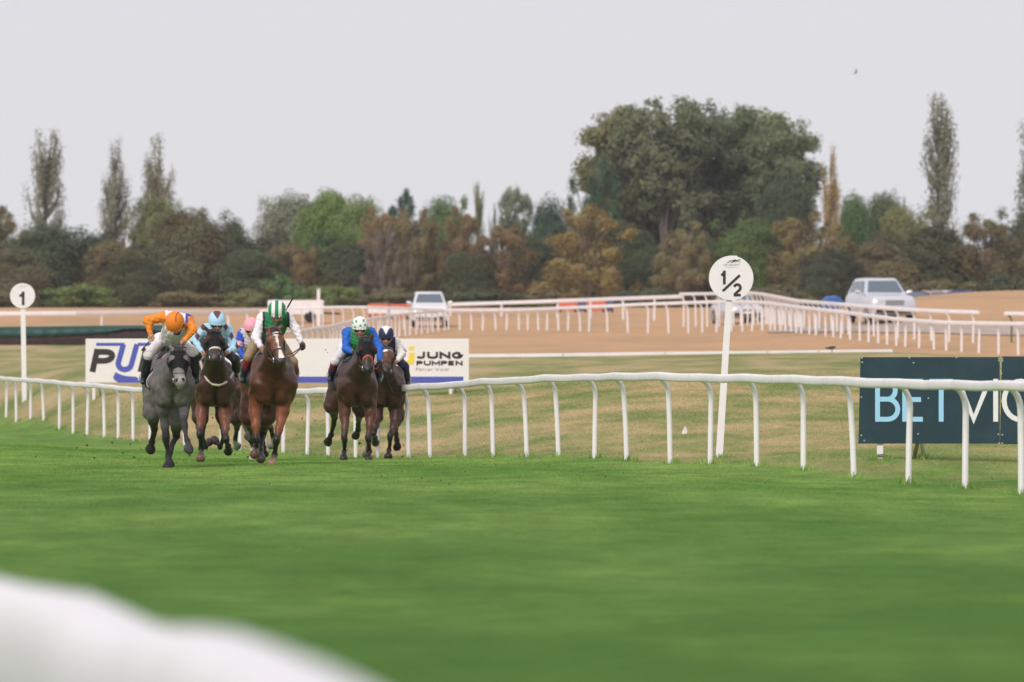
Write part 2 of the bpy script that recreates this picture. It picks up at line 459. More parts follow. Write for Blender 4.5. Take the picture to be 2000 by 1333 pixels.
# the near outside rail, right in front of the lens
near_pts = [(-420, 1010, 11.5), (-200, 1065, 10.2), (0, 1118, 9.0), (120, 1146, 8.4), (215, 1160, 7.9), (250, 1164, 7.72), (300, 1186, 7.45), (380, 1222, 7.05),
            (412, 1230, 6.88), (480, 1231, 6.5), (560, 1240, 6.1), (620, 1260, 5.8), (725, 1298, 5.3), (810, 1338, 4.95), (930, 1430, 4.3), (1060, 1600, 3.5)]
NEARW = mat('near_rail_plastic', (.72, .70, .715), .6, .2, var=.05, vscale=3)
nrail = tag(empty("foreground_rail", (0, 6, 0)), "blurred white plastic rail close to the camera at the lower left", "rail")
NC = [at(p[0], p[1], p[2] * 1.35) + np.array([-.10, 0, -.135]) - np.array([0, 6, 0]) for p in near_pts]
mb = MB(); mb.sweep(NC[:8], oval(.20, .28, 16, .7)); mb.build("rail_section", NEARW, nrail, 50)
mb = MB(); mb.sweep([NC[7] + np.array([0, -.01, 0])] + NC[8:], oval(.20, .28, 16, .7)); mb.build("rail_section", NEARW, nrail, 50)
for p in (NC[0], NC[3], NC[11], NC[15]):
    mb = MB(); mb.tube([(p[0] - .02, p[1], -.05), (p[0] - .02, p[1], p[2] - .1)], .05, 10); mb.build("post", NEARW, nrail, 50)

# ------------------------------------------------------------------ running rails across the far side of the course
def far_rail(pts, spacing, label, name="far_rail", h=.12, w=.09, pw=.033, bend=True, skip=(), postmat=None, first=.2):
    P = [at(*p) for p in pts]
    root = tag(empty(name, (P[0][0], P[0][1], gz(P[0][0], P[0][1]))), label, "rail")
    o0 = np.array(root.location)
    # resample
    seg = [np.linalg.norm(b[:2] - a[:2]) for a, b in zip(P[:-1], P[1:])]; cum = np.concatenate([[0], np.cumsum(seg)]); L = cum[-1]
    A = np.array(P)
    def pt(s): return np.array([np.interp(s, cum, A[:, k]) for k in range(3)])
    n = max(2, int(L / 6))
    cuts = np.linspace(0, L, n + 1)
    for a, b in zip(cuts[:-1], cuts[1:]):
        mb = MB(); mb.sweep([pt(s) - o0 - np.array([0, 0, h / 2]) for s in np.linspace(a, b - .02, 5)], oval(w, h, 10)); mb.build("rail_section", WHITE_FAR, root, 50)
    s = first; k = 0; jr = random.Random(len(pts) * 31 + int(L))
    while s < L:
        p = pt(s); g = gz(p[0], p[1]); z = p[2] - h
        if z - g > .15:
            ox = (.13 if bend else 0); le = jr.uniform(-.04, .04)
            mb = MB(); zz = z - g
            mb.tube([(ox + le, .02, -.08), (ox + le * .4, .02, zz * .6), (ox * .93, .015, zz * .82), (ox * .6, .01, zz * .94), (0, 0, zz + .02)], pw, 8)
            o = mb.build("post", postmat or WHITE_FAR, root, 50); o.location = (p[0] - o0[0], p[1] - o0[1], g - o0[2])
        s += spacing * jr.uniform(.9, 1.1); k += 1
    return root
GREEN_POST = mat("green_post_paint", (.10, .16, .08), .6)
far_rail([(500, 606, 285), (560, 601, 285), (635, 598, 285), (720, 598, 285), (800, 601, 287), (870, 603, 289)], .5, "white far rail with close-set posts left of the white off-road car", pw=.03)
far_rail([(475, 655, 196), (575, 645, 200), (640, 636, 215), (687, 625, 235), (780, 612, 262), (868, 604.5, 283)], 2.6, "slanting white rail behind the two riders on the right of the pack", pw=.04)
far_rail([(868, 604, 284), (1000, 603, 275), (1080, 600, 268), (1150, 597, 262), (1250, 592, 258), (1330, 589, 255), (1420, 586, 250), (1490, 588, 244), (1560, 597, 232), (1650, 607, 222),
          (1750, 620, 212), (1850, 627, 205), (2000, 629, 198), (2200, 632, 192)], 1.75, "long white rail with bent posts sweeping across the dry field", pw=.045, h=.15)
far_rail([(-150, 610, 246), (0, 609, 245), (150, 608, 246), (310, 606, 250), (420, 607, 256), (505, 603, 272)], 7.5, "thick white rail across the dry grass behind the green covered fence", h=.19, bend=False, pw=.05, first=1.4)
far_rail([(875, 592, 322), (1000, 588, 318), (1100, 584.5, 315), (1200, 580.5, 308), (1335, 576, 299)], 4.7, "rearmost long white rail with few posts right of the white off-road car", h=.2, bend=False, pw=.06)
far_rail([(1328, 572, 280), (1400, 571, 275), (1462, 569, 268), (1490, 572, 262), (1560, 585, 240), (1650, 592, 226), (1760, 601, 219), (1850, 605, 215), (1912, 607, 213)], 1.65, "white rail passing in front of the silver car and the big silver off-road car", pw=.042, h=.15)
far_rail([(1963, 609, 213), (2040, 610, 211), (2150, 612, 208)], 1.6, "short white rail on green posts at the right edge of the field", pw=.04, h=.15, postmat=GREEN_POST)
# low white board along the edge of the dry field
P = [at(*p) for p in ((905, 694.5, 179.5), (1100, 693, 179.5), (1300, 690, 180), (1500, 688.5, 180), (1600, 687, 180), (1745, 685.5, 180))]
plank = tag(empty("edging_board", P[0]), "low white edging board lying along the near edge of the dry field", "board")
for a, b in zip(P[:-1], P[1:]):
    mb = MB(); dz = b - a
    mb.sweep([a - P[0], b - P[0] - dz / np.linalg.norm(dz) * .03], [(-.03, -.10), (.03, -.10), (.03, .045), (-.03, .045)]); mb.build("plank", WHITE_FAR, plank)

# ------------------------------------------------------------------ lettering
def arc(cx, cz, rx, rz, a0, a1, n=12):
    return [(cx + rx * math.cos(math.radians(a0 + (a1 - a0) * i / n)), cz + rz * math.sin(math.radians(a0 + (a1 - a0) * i / n))) for i in range(n + 1)]
def glyph(ch):
    """strokes of a letter in a unit box, x 0..1, z 0..1"""
    if ch == 'P': return [[(0, 0), (0, 1)], [(0, 1), (.55, 1)] + arc(.55, .74, .42, .26, 90, -90, 8)[1:] + [(0, .48)]]
    if ch == 'U': return [[(0, 1), (0, .32)] + arc(.5, .32, .5, .32, 180, 360, 10)[1:] + [(1, 1)]]
    if ch == 'M': return [[(0, 0), (0, 1), (.5, .25), (1, 1), (1, 0)]]
    if ch == 'N': return [[(0, 0), (0, 1), (1, 0), (1, 1)]]
    if ch == 'J': return [[(.9, 1), (.9, .3)] + arc(.48, .3, .42, .3, 0, -170, 8)[1:]]
    if ch == 'G': return [arc(.5, .5, .5, .5, 45, 355, 16) + [(.55, .46)]]
    if ch == 'E': return [[(1, 1), (0, 1), (0, 0), (1, 0)], [(0, .52), (.9, .52)]]
    if ch == 'B': return [[(0, 0), (0, 1), (.5, 1)] + arc(.5, .765, .36, .235, 90, -90, 8)[1:] + [(.12, .53)], [(.5, .53)] + arc(.5, .265, .48, .265, 90, -90, 10)[1:] + [(0, 0)]]
    if ch == 'T': return [[(0, 1), (1, 1)], [(.5, 1), (.5, 0)]]
    if ch == 'V': return [[(0, 1), (.5, 0), (1, 1)]]
    if ch == 'I': return [[(.5, 0), (.5, 1)]]
    if ch == 'C': return [arc(.5, .5, .5, .5, 42, 318, 18)]
    if ch == '1': return [[(.62, 0), (.62, 1)], [(.60, .94), (.40, .80), (.08, .70)]]
    if ch == '2': return [arc(.5, .70, .44, .30, 165, -38, 10) + [(.06, .02)], [(0, .0), (.98, .0)]]
    if ch == 'W': return [[(0, 1), (.25, 0), (.5, .8), (.75, 0), (1, 1)]]
    if ch == 'R': return glyph('P') + [[(.45, .48), (1, 0)]]
    if ch == 'Y': return [[(0, 1), (.5, .5), (1, 1)], [(.5, .5), (.5, 0)]]
    if ch == 'A': return [[(0, 0), (.5, 1), (1, 0)], [(.2, .35), (.8, .35)]]
    return []
def letters(root, org, text, x0, x1, ytop, ybot, d, wpx, m, depth, shear=0.0, gap=.22, widths=None, name="letter"):
    """each letter its own raised part; the box is given in photo pixels at distance d"""
    n = len(text); wd = widths or [1.0] * n; tot = sum(wd) + gap * (n - 1); u = (x1 - x0) / tot; x = x0
    s = d / FPX
    for ch, w in zip(text, wd):
        if ch != ' ':
            mb = MB(); half = wpx / 2
            for q, st in enumerate(glyph(ch)):
                pts = []
                he = half / max(1e-6, (ybot - ytop - wpx))      # run upright strokes out to the full cap height
                st = list(st)
                for e, nb in ((0, 1), (-1, -2)):
                    if abs(st[e][0] - st[nb][0]) < 1e-6 and st[e][1] in (0, 1): st[e] = (st[e][0], st[e][1] + (he if st[e][1] == 1 else -he))
                for gx, gy in st:
                    ppx = x + half * .6 + gx * (u * w - wpx * .6); ppy = ybot - half - gy * (ybot - ytop - wpx)
                    ppx += shear * (ybot - ppy)
                    pts.append(((ppx - 1000) * s - org[0], CAMZ + (HOR - ppy) * s - org[2]))
                mb.stroke(pts, wpx * s, -depth - .0006 * q)
            mb.build(name, m, root)
        x += u * (w + gap)
BLUE = mat("sign_blue", (.075, .10, .42), .5); BLACK = mat("sign_black", (.035, .028, .028), .5); YELLOW = mat("sign_yellow", (.85, .62, .06), .5)
BOARDW = mat("board_white", (.80, .765, .74), .5, .3, var=.03, vscale=.8, dirt=(.5, .46, .4), dirt_scale=1.2, dirt_amt=.25)
GREYTXT = mat("sign_grey", (.42, .34, .30), .6)

# long white sponsor board with blue and black lettering
DB = 138.0; s = DB / FPX
org = at(541, 748, DB); org[2] = at(541, 748, DB)[2]
adv = tag(empty("advertising_board", org), "long white advertising board with blue and black lettering behind the pack", "board")
def bx(px): return (px - 1000) * s - org[0]
def bz(py): return CAMZ + (HOR - py) * s - org[2]
edges = [167, 355, 543, 730, 916]
for a, b in zip(edges[:-1], edges[1:]):
    mb = MB(); mb.box(((bx(a) + bx(b)) / 2, 0, (bz(662.5) + bz(747.5)) / 2), (bx(b) - bx(a) - .004, .03, bz(662.5) - bz(747.5))); mb.build("panel", BOARDW, adv)
mb = MB()
for zz in (664, 746):
    mb.box((bx(541.5), .04, bz(zz)), (bx(914) - bx(169), .05, .05))
mb.build("frame", BOARDW, adv)
WOOD = mat("weathered_wood", (.45, .33, .24), .7, var=.15)
for px in (183, 420, 650, 880):
    g = gz((px - 1000) * s, DB) - org[2] - .05
    mb = MB(); mb.box((bx(px), .05, (g + bz(690)) / 2), (.07, .05, bz(690) - g)); mb.build("leg", BOARDW, adv)
    mb = MB(); mb.tube([(bx(px) + .12, .65, g - .02), (bx(px) + .1, .07, bz(700))], .03, 6); mb.build("brace", WOOD, adv)
letters(adv, org, "P", 177, 217, 682, 727, DB, 11.5, BLACK, .02, .22)
letters(adv, org, "MP", 271, 368, 682, 727, DB, 11.5, BLACK, .02, .22, gap=.14, widths=[1.3, 1.0])
def blue_shape(polys, name, depth):
    mb = MB()
    for pl in polys: mb.prism([(bx(x), bz(y)) for x, y in pl], -depth, -depth + .004)
    return mb.build(name, BLUE, adv)
mb = MB()
u_path = [(188, 673), (241, 673), (240, 677), (231, 709)] + [(243.5 + 13.5 * math.cos(math.radians(a)) * (1 if a > 270 else .95), 710 - 12.5 * math.sin(math.radians(a))) for a in (190, 215, 240, 270, 300, 325, 350)] + [(266, 678), (268, 673), (321, 673)]
mb.stroke([(bx(188), bz(673)), (bx(243), bz(673))], 6 * s, -.020)
mb.stroke([(bx(269), bz(673)), (bx(321), bz(673))], 6 * s, -.020)
mb.stroke([(bx(x), bz(y)) for x, y in u_path[1:-1]], 10.5 * s, -.0206)
mb.build("letter", BLUE, adv)
blue_shape([[(226, 727), (233, 731), (244, 734.5), (260, 736), (905, 736), (905, 748), (244, 748), (230, 747), (223, 742), (221, 737)][::-1]], "stripe", .019)
letters(adv, org, "T", 266, 276, 735.5, 743, DB, 2.2, BOARDW, .024)
mb = MB(); mb.stroke([(bx(388 + 4.2 * math.cos(a)), bz(683 + 4.2 * math.sin(a))) for a in np.linspace(0, 6.283, 15)[:-1]], .012, -.02, close=True); mb.build("mark", GREYTXT, adv)
letters(adv, org, "JUNG", 813, 903, 687.5, 701.5, DB, 4.8, BLACK, .02, widths=[.9, 1, 1, 1])
letters(adv, org, "PUMPEN", 814, 903, 705, 714.5, DB, 3.2, BLACK, .02, widths=[.9, 1, 1.2, .9, .9, 1])
letters(adv, org, "P", 812.5, 818, 718, 725.5, DB, 1.3, GREYTXT, .02)
letters(adv, org, "W", 850, 858, 718, 725.5, DB, 1.3, GREYTXT, .02)
def small(root, pts, w, d, m, depth):
    mb = MB(); mb.stroke([(bx(x), bz(y)) for x, y in pts], w * s, -depth); mb.build("letter", m, root)
for x, k in ((819.5, 'e'), (825, 'n'), (831, 't'), (835, 'a'), (840.5, 'i'), (843, 'r'), (860, 'a'), (866, 't'), (870, 'e'), (875.5, 'r')):
    if k in 'e': pts = [(x, 722.6), (x + 3.4, 722.6), (x + 3.2, 721), (x + 1.8, 720.4), (x + .3, 721.5), (x + .3, 724), (x + 1.8, 725), (x + 3.3, 724.4)]
    elif k == 'n': pts = [(x, 725), (x, 720.7), (x + 2, 720.5), (x + 3.4, 721.5), (x + 3.4, 725)]
    elif k == 't': pts = [(x + 1, 718.8), (x + 1, 724.4), (x + 2.4, 725)]
    elif k == 'a': pts = [(x + .4, 720.8), (x + 2.6, 720.6), (x + 3.2, 722), (x + 3.2, 725), (x + .8, 724.8), (x + .6, 723.2), (x + 3, 722.6)]
    elif k == 'i': pts = [(x, 720.6), (x, 725)]
    else: pts = [(x, 725), (x, 720.8), (x + 2.2, 720.6)]
    small(adv, pts, 1.1, DB, GREYTXT, .02)
mb = MB(); mb.box(((bx(798.5) + bx(809)) / 2, -.018, bz(680.5)), (10.5 * s, .006, 7.5 * s))
mb.prism([(bx(x), bz(y)) for x, y in [(798.5, 689), (809.5, 689), (809.5, 706), (808, 710.5), (804, 712.5), (786, 712.5), (786, 704.5), (796, 704.5), (798.5, 702.5)]][::-1], -.021, -.016)
mb.build("emblem", YELLOW, adv)
mb = MB(); mb.stroke([(bx(786), bz(678)), (bx(793), bz(686)), (bx(786), bz(694))], 2 * s, -.02); mb.build("emblem", BLACK, adv)

# dark board with pale blue and white letters
DV = 72.0; s = DV / FPX
org = at(1840, 866, DV)
adv2 = tag(empty("advertising_board", org), "dark teal advertising board with pale blue and white capitals behind the rail", "board")
NAVY = mat("board_navy", (.014, .042, .056), .45, .4, var=.10, vscale=1.3, bump=.06, bscale=9, dirt=(.06, .09, .11), dirt_scale=2.5, dirt_amt=.35)
SKYB = mat("letter_sky_blue", (.33, .63, .83), .5); LETW = mat("letter_white", (.78, .77, .76), .5); STEEL = mat("bolt_steel", (.5, .52, .54), .35, metallic=.6)
for a, b in ((1677.5, 1952.5), (1954, 2229)):
    mb = MB(); t0, b0 = (698, 867) if a < 1900 else (696.5, 868)
    mb.prism([(bx(a + 3), bz(t0)), (bx(b), bz(t0)), (bx(b), bz(b0)), (bx(a - 1), bz(b0))][::-1], -.012, .012); mb.build("panel", NAVY, adv2)
letters(adv2, org, "B", 1711, 1757, 740.5, 824, DV, 9.4, SKYB, .017)
letters(adv2, org, "E", 1764, 1805, 740.5, 824, DV, 9.4, SKYB, .017)
letters(adv2, org, "T", 1812, 1864, 740.5, 824, DV, 9.4, SKYB, .017)
letters(adv2, org, "V", 1869, 1934, 740.5, 824, DV, 9.6, LETW, .017)
letters(adv2, org, "I", 1939.5, 1949.5, 740.5, 824, DV, 9.6, LETW, .017)
letters(adv2, org, "C", 1958, 2028, 740, 825, DV, 9.6, LETW, .017)
for px, py in ((1683, 699.5), (1684, 708), (1776, 699), (1784, 709), (1868, 698.5), (1951, 701), (1951, 705), (1957.5, 701), (1957.5, 705), (1682, 776), (1813, 778),
               (1682, 850.5), (1793, 848), (1949.5, 848.5), (1957.5, 849.5), (1951, 866), (1957, 866), (1688, 861), (1956, 730), (1956, 784)):
    mb = MB(); mb.tube([(bx(px), -.02, bz(py)), (bx(px), -.011, bz(py))], .011, 8); mb.build("bolt", STEEL, adv2)
for px in (1719, 2060, 2200):
    g = gz((px - 1000) * s, DV) - org[2] - .05
    mb = MB(); mb.box((bx(px), .04, (g + bz(760)) / 2), (.078, .05, bz(760) - g)); mb.build("leg", BOARDW, adv2)
    mb = MB(); mb.tube([(bx(px) - .045, .01, g + .09), (bx(px) + .1, .0, g + .1)], .005, 5); mb.tube([(bx(px) - .045, .01, g + .11), (bx(px) + .06, .0, g + .12)], .005, 5); mb.build("string", BLACK, adv2)
for px, dx, m in ((1795, 19, BOARDW), (1797, -8, WOOD)):
    g = gz((px - 1000) * s, DV) - org[2] - .03
    mb = MB(); mb.tube([(bx(px), .05, bz(845)), (bx(px + dx), .5, g)], .028, 6); mb.build("brace", m, adv2)

# ------------------------------------------------------------------ distance markers
SIGNW = mat("marker_white", (.81, .775, .77), .5, .3, var=.03, vscale=3, dirt=(.6, .56, .52), dirt_scale=4, dirt_amt=.2)
def marker(name, d, cx, cy, rpx, topx, basex, basey, label, wtop, wbot):
    global s, org
    s = d / FPX; org = at(basex, basey, d); org[2] = gz(org[0], d)
    root = tag(empty(name, org), label, "marker")
    n = 48; disc = [(bx(cx + rpx * math.cos(2 * math.pi * i / n)), bz(cy + rpx * math.sin(2 * math.pi * i / n))) for i in range(n)]
    mb = MB(); mb.prism(disc[::-1], -.012, .012); mb.build("disc", SIGNW, root)
    z0 = bz(cy + rpx * .2); lo = -.06
    mb = MB()
    xa, xb = bx(topx), 0.0
    vs = [(xa - wtop / 2, .015, z0), (xa + wtop / 2, .015, z0), (xa + wtop / 2, .045, z0), (xa - wtop / 2, .045, z0),
          (xb - wbot / 2, .010, lo), (xb + wbot / 2, .010, lo), (xb + wbot / 2, .05, lo), (xb - wbot / 2, .05, lo)]
    mb.add(vs, [(0, 1, 2, 3), (7, 6, 5, 4), (0, 4, 5, 1), (1, 5, 6, 2), (2, 6, 7, 3), (3, 7, 4, 0)]); mb.build("post", SIGNW, root)
    return root
half = marker("furlong_marker", 80.0, 1428, 543.5, 43.5, 1426, 1404, 897, "leaning white round marker post reading one half", .085, .10)
mb = MB(); mb.prism([(bx(1424), bz(502)), (bx(1440), bz(502)), (bx(1440), bz(499.8)), (bx(1424), bz(499.8))], -.011, .011); mb.build("tab", SIGNW, half)
letters(half, org, "1", 1406, 1420.5, 529, 556, 80, 5.4, BLACK, .016)
letters(half, org, "2", 1431.5, 1448.5, 553.5, 579.5, 80, 5.2, BLACK, .016)
mb = MB(); mb.stroke([(bx(1411.5), bz(569)), (bx(1445), bz(538))], 5.0 * s, -.016); mb.build("slash", BLACK, half)
letters(half, org, "NEWBURY", 1413, 1445, 515.5, 520, 80, .9, mat("marker_grey_print", (.50, .46, .45), .6), .0155, name="letter")
mb = MB(); mb.stroke([(bx(1419), bz(523)), (bx(1440), bz(523))], .5 * s, -.0155); mb.build("print_line", MATS["marker_grey_print"], half)
mb = MB()      # two running horses as a small printed emblem
for ox in (0, 8):
    mb.stroke([(bx(x + ox), bz(y)) for x, y in ((1422, 513), (1426, 510), (1431, 509.6), (1435, 507.8), (1438, 508.6))], 1.5 * s, -.0155 - ox * 1e-4)
    mb.stroke([(bx(x + ox), bz(y)) for x, y in ((1431, 510.4), (1434, 512), (1438, 512.2))], .8 * s, -.0158 - ox * 1e-4)
    mb.stroke([(bx(x + ox), bz(y)) for x, y in ((1425, 511), (1422, 512.6), (1419, 513.4))], .8 * s, -.0158 - ox * 1e-4)
mb.build("emblem", BLACK, half)
one = marker("furlong_marker", 150.0, 44, 578, 24.5, 44.5, 47.5, 779, "distant white round marker post reading one at the far left", .125, .125)
letters(one, org, "1", 35.5, 52, 570, 596.5, 150, 5.4, BLACK, .016)
letters(one, org, "NEWBURY", 37, 52, 559, 561, 150, .5, MATS["marker_grey_print"], .0155)

# ------------------------------------------------------------------ covered fence at the left
BIRCH = mat("birch_fence", (.045, .030, .028), .9, var=.35, vscale=9, bump=.8, bscale=40)
TARP = mat("green_tarpaulin", (.012, .060, .046), .5, .35, var=.18, vscale=2.2, bump=.35, bscale=5)
DF = 220.0
f0 = on_ground(100, DF)
fence = tag(empty("covered_fence", f0), "low dark birch fence under a sagging green tarpaulin at left", "fence")
s = DF / FPX; org = f0
jr = random.Random(3)
XS = np.linspace(-160, 350, 60)
vs = []; fs = []
for i, px in enumerate(XS):
    x = bx(px); g = gz((px - 1000) * s, DF) - f0[2]
    top = bz(np.interp(px, [-160, 0, 165, 350], [642, 640, 638, 636])) - .03
    for y, z in ((-.25, g - .05), (-.33, g + .3), (-.2, top - .06), (.0, top), (.25, top - .06), (.3, g - .05)):
        vs.append((x, y + jr.uniform(-.02, .02), z + jr.uniform(-.01, .01)))
n = 6
for i in range(len(XS) - 1):
    for j in range(n - 1): fs.append((i * n + j, (i + 1) * n + j, (i + 1) * n + j + 1, i * n + j + 1))
fs += [tuple(range(n))[::-1], tuple(range((len(XS) - 1) * n, len(XS) * n))]
mb = MB(); mb.add(vs, fs); mb.build("birch_body", BIRCH, fence, 60)
vs = []; fs = []; XS = np.linspace(-158, 348, 120)
for i, px in enumerate(XS):
    x = bx(px); top = bz(np.interp(px, [-160, 0, 165, 350], [642, 640, 638, 636])) + .01
    hem = bz(np.interp(px, [-160, 0, 50, 110, 180, 215, 245, 285, 300, 350], [655, 658, 659, 657, 653, 650, 643, 643, 648, 650])) + .015 * math.sin(px * .4)
    w = .015 * math.sin(px * .21) + .012 * math.sin(px * .57 + 1)
    for y, z in ((-.36 + w, hem), (-.30 + w * 1.5, (hem + top) / 2), (-.22 + w, top - .03), (0, top + .01), (.27, top - .03), (.33 + w, hem - .05)):
        vs.append((x, y, z))
for i in range(len(XS) - 1):
    for j in range(n - 1): fs.append((i * n + j, (i + 1) * n + j, (i + 1) * n + j + 1, i * n + j + 1))
mb = MB(); mb.add(vs, fs); o = mb.build("tarpaulin", TARP, fence, 80)
sm = o.modifiers.new("thickness", 'SOLIDIFY'); sm.thickness = .008; sm.offset = 1

# ------------------------------------------------------------------ vehicles
GLASS = mat("car_glass", (.10, .13, .17), .08, .8); TYRE = mat("tyre", (.012, .012, .012), .8); RIM = mat("rim", (.35, .35, .37), .35, metallic=.5)
TRIM = mat("dark_trim", (.02, .02, .022), .5); LAMP = mat("lit_headlight", (1, .97, .9), .2, emit=(1, .95, .85), estr=6.0); LENS = mat("headlight_lens", (.55, .57, .6), .1, .8)
CHROME = mat("grille_chrome", (.35, .35, .36), .3, metallic=.6)
def loft(secs, close=True):
    mb = MB(); n = len(secs[0]); vs = [p for sct in secs for p in sct]
    fs = [(i * n + j, i * n + (j + 1) % n, (i + 1) * n + (j + 1) % n, (i + 1) * n + j) for i in range(len(secs) - 1) for j in range(n)]
    fs += [tuple(range(n))[::-1], tuple(range((len(secs) - 1) * n, len(secs) * n))]
    mb.add(vs, fs); return mb
def make_car(name, loc, rz, label, paint, L=4.6, W=1.86, H=1.75, lit=False, bonnet=1.08, cab=(-.78, 1.95), group=None, roofrack=False):
    root = tag(empty(name, loc, rz), label, "car", group); w = W / 2; f = -L / 2; r = L / 2
    def sec(y, wb, wt, z0, z1):
        return [(-wb * .93, y, z0), (-wb, y, z0 + .14), (-wb, y, z1 - .22), (-wt, y, z1 - .05), (-wt * .86, y, z1), (wt * .86, y, z1), (wt, y, z1 - .05), (wb, y, z1 - .22), (wb, y, z0 + .14), (wb * .93, y, z0)]
    S = [sec(f, w * .80, w * .74, .40, bonnet - .24), sec(f + .10, w * .93, w * .84, .32, bonnet - .13), sec(f + .45, w, w * .90, .28, bonnet - .04), sec(cab[0] - .25, w, w * .93, .28, bonnet + .02),
         sec(cab[0] + .5, w, w * .95, .28, bonnet + .05), sec(r - .6, w, w * .95, .28, bonnet + .07), sec(r - .12, w * .97, w * .92, .32, bonnet + .04), sec(r, w * .88, w * .84, .42, bonnet - .08)]
    loft(S).build("body", paint, root, 35)
    zb = bonnet + .02; a, b = cab
    def csec(y, wb, wt, zt): return [(-wb, y, zb), (-wt - .02, y, zt - .10), (-wt + .07, y, zt), (wt - .07, y, zt), (wt + .02, y, zt - .10), (wb, y, zb)]
    C = [[(-w * .88, a - .02, zb), (-w * .875, a, zb + .01), (-w * .8, a + .02, zb + .02), (w * .8, a + .02, zb + .02), (w * .875, a, zb + .01), (w * .88, a - .02, zb)],
         csec(a + .72, w * .90, w * .70, H - .05), csec(a + 1.1, w * .92, w * .72, H), csec(b - .55, w * .92, w * .72, H - .01), csec(b - .2, w * .90, w * .69, H - .08),
         [(-w * .86, b + .12, zb), (-w * .86, b + .11, zb + .02), (-w * .8, b + .1, zb + .04), (w * .8, b + .1, zb + .04), (w * .86, b + .11, zb + .02), (w * .86, b + .12, zb)]]
    loft(C).build("cabin", paint, root, 30)
    # windscreen lies on the slope between bonnet and roof, just proud of it
    def sl(t): return a + .02 + (a + .70 - a) * t, zb + .02 + (H - .05 - zb - .02) * t
    y0, z0 = sl(.14); y1, z1 = sl(.86)
    mb = MB(); mb.add([(-w * .74, y0 - .03, z0 + .02), (w * .74, y0 - .03, z0 + .02), (w * .59, y1 - .03, z1 + .02), (-w * .59, y1 - .03, z1 + .02),
                       (-w * .74, y0, z0), (w * .74, y0, z0), (w * .59, y1, z1), (-w * .59, y1, z1)], [(0, 1, 2, 3), (4, 7, 6, 5), (0, 4, 5, 1), (1, 5, 6, 2), (2, 6, 7, 3), (3, 7, 4, 0)]); mb.build("windscreen", GLASS, root)
    for sx in (-1, 1):
        for q0, q1 in ((a + .62, a + 1.5), (a + 1.58, b - .42)):
            xb, xt = w * .915 + .004, w * .755 + .004
            zt = H - .13; zl = zb + .10
            k = (zl - zb) / (H - .10 - zb); xl = xb + (xt - xb) * k; xh = xb + (xt - xb) * .92
            mb = MB(); P4 = [(sx * xl, q0 - .28 * (q0 < a + .7), zl), (sx * xl, q1, zl), (sx * xh, q1 - .08 * (q1 > a + 1.6), zt), (sx * xh, q0 + .05, zt)]
            mb.add(P4 + [(x - sx * .03, y, z) for x, y, z in P4], [(0, 1, 2, 3), (4, 7, 6, 5), (0, 4, 5, 1), (1, 5, 6, 2), (2, 6, 7, 3), (3, 7, 4, 0)]); mb.build("side_window", GLASS, root)
        for yy in (f + .85, r - .9):
            mb = MB(); mb.tube([(sx * (w - .22), yy, .34), (sx * (w + .005), yy, .34)], .345, 20); tw = mb.build("wheel", TYRE, root, 40)
            mb = MB(); mb.tube([(sx * (w - .02), yy, .34), (sx * (w + .012), yy, .34)], [.2, .22], 12); mb.build("rim", RIM, tw, 40)
        mb = MB(); mb.tube([(sx * w * .93, a + .35, zb + .08), (sx * (w + .06), a + .32, zb + .10), (sx * (w + .2), a + .30, zb + .12)], [.03, .085, .07], 8); mb.build("mirror", paint, root, 40)
        mb = MB(); mb.tube([(sx * w * .70, f - .01 + .05, bonnet - .30), (sx * w * .70, f + .2, bonnet - .30)], [.115, .15], 14); mb.build("headlight", LAMP if (lit in (True, sx)) else LENS, root, 40)
    mb = MB()
    for q in range(4): mb.box((0, f - .012, bonnet - .40 + q * .055), (w * .78, .03, .03))
    mb.build("grille", CHROME, root)
    mb = MB(); mb.box((0, f + .02, .44), (w * 1.55, .12, .13)); mb.build("bumper", TRIM, root)
    mb = MB(); mb.box((0, f - .055, .53), (.5, .02, .11)); mb.build("number_plate", BOARDW, root)
    return root
WPAINT = mat("white_car_paint", (.74, .73, .72), .3, .5, coat=.4); SPAINT = mat("silver_car_paint", (.56, .57, .62), .3, .5, coat=.5, metallic=.15)
make_car("off_road_car", on_ground(838, 294), math.radians(3), "white off-road car with both headlights lit behind the far rails", WPAINT, 4.7, 1.95, 1.82, lit=True, bonnet=1.12, cab=(-.8, 2.15))
make_car("car", on_ground(1441, 282), math.radians(11), "silver car half hidden behind the leaning half marker", SPAINT, 4.5, 1.86, 1.52, lit=1, bonnet=.92)
make_car("off_road_car", on_ground(1720, 234), math.radians(10), "large silver off-road car driving along the path at right", SPAINT, 4.8, 1.98, 1.83, bonnet=1.12, cab=(-.85, 2.22))
cb = mat("blue_car_paint", (.03, .05, .16), .3, .5, coat=.4); cd = mat("dark_car_paint", (.02, .025, .05), .3, .5, coat=.4); cp_ = mat("rose_car_paint", (.35, .25, .25), .35, .5)
for px, m, lb, rz in ((1752, cd, "black parked car just right of the big silver off-road car", 80), (1800, cd, "dark navy parked car left of the rose-grey one beyond the dry mound", 85), (1838, cp_, "rose-grey parked car beyond the dry mound", 95),
                  (1866, WPAINT, "white parked car peeping over the dry mound", 20), (1905, cb, "blue parked car right of the white one beyond the dry mound", 88)):
    make_car("parked_car", on_ground(px, 350 + (px % 7) * 3), math.radians(rz), lb, m, 4.2, 1.75, 1.42, bonnet=.9, group="cars parked beyond the mound")

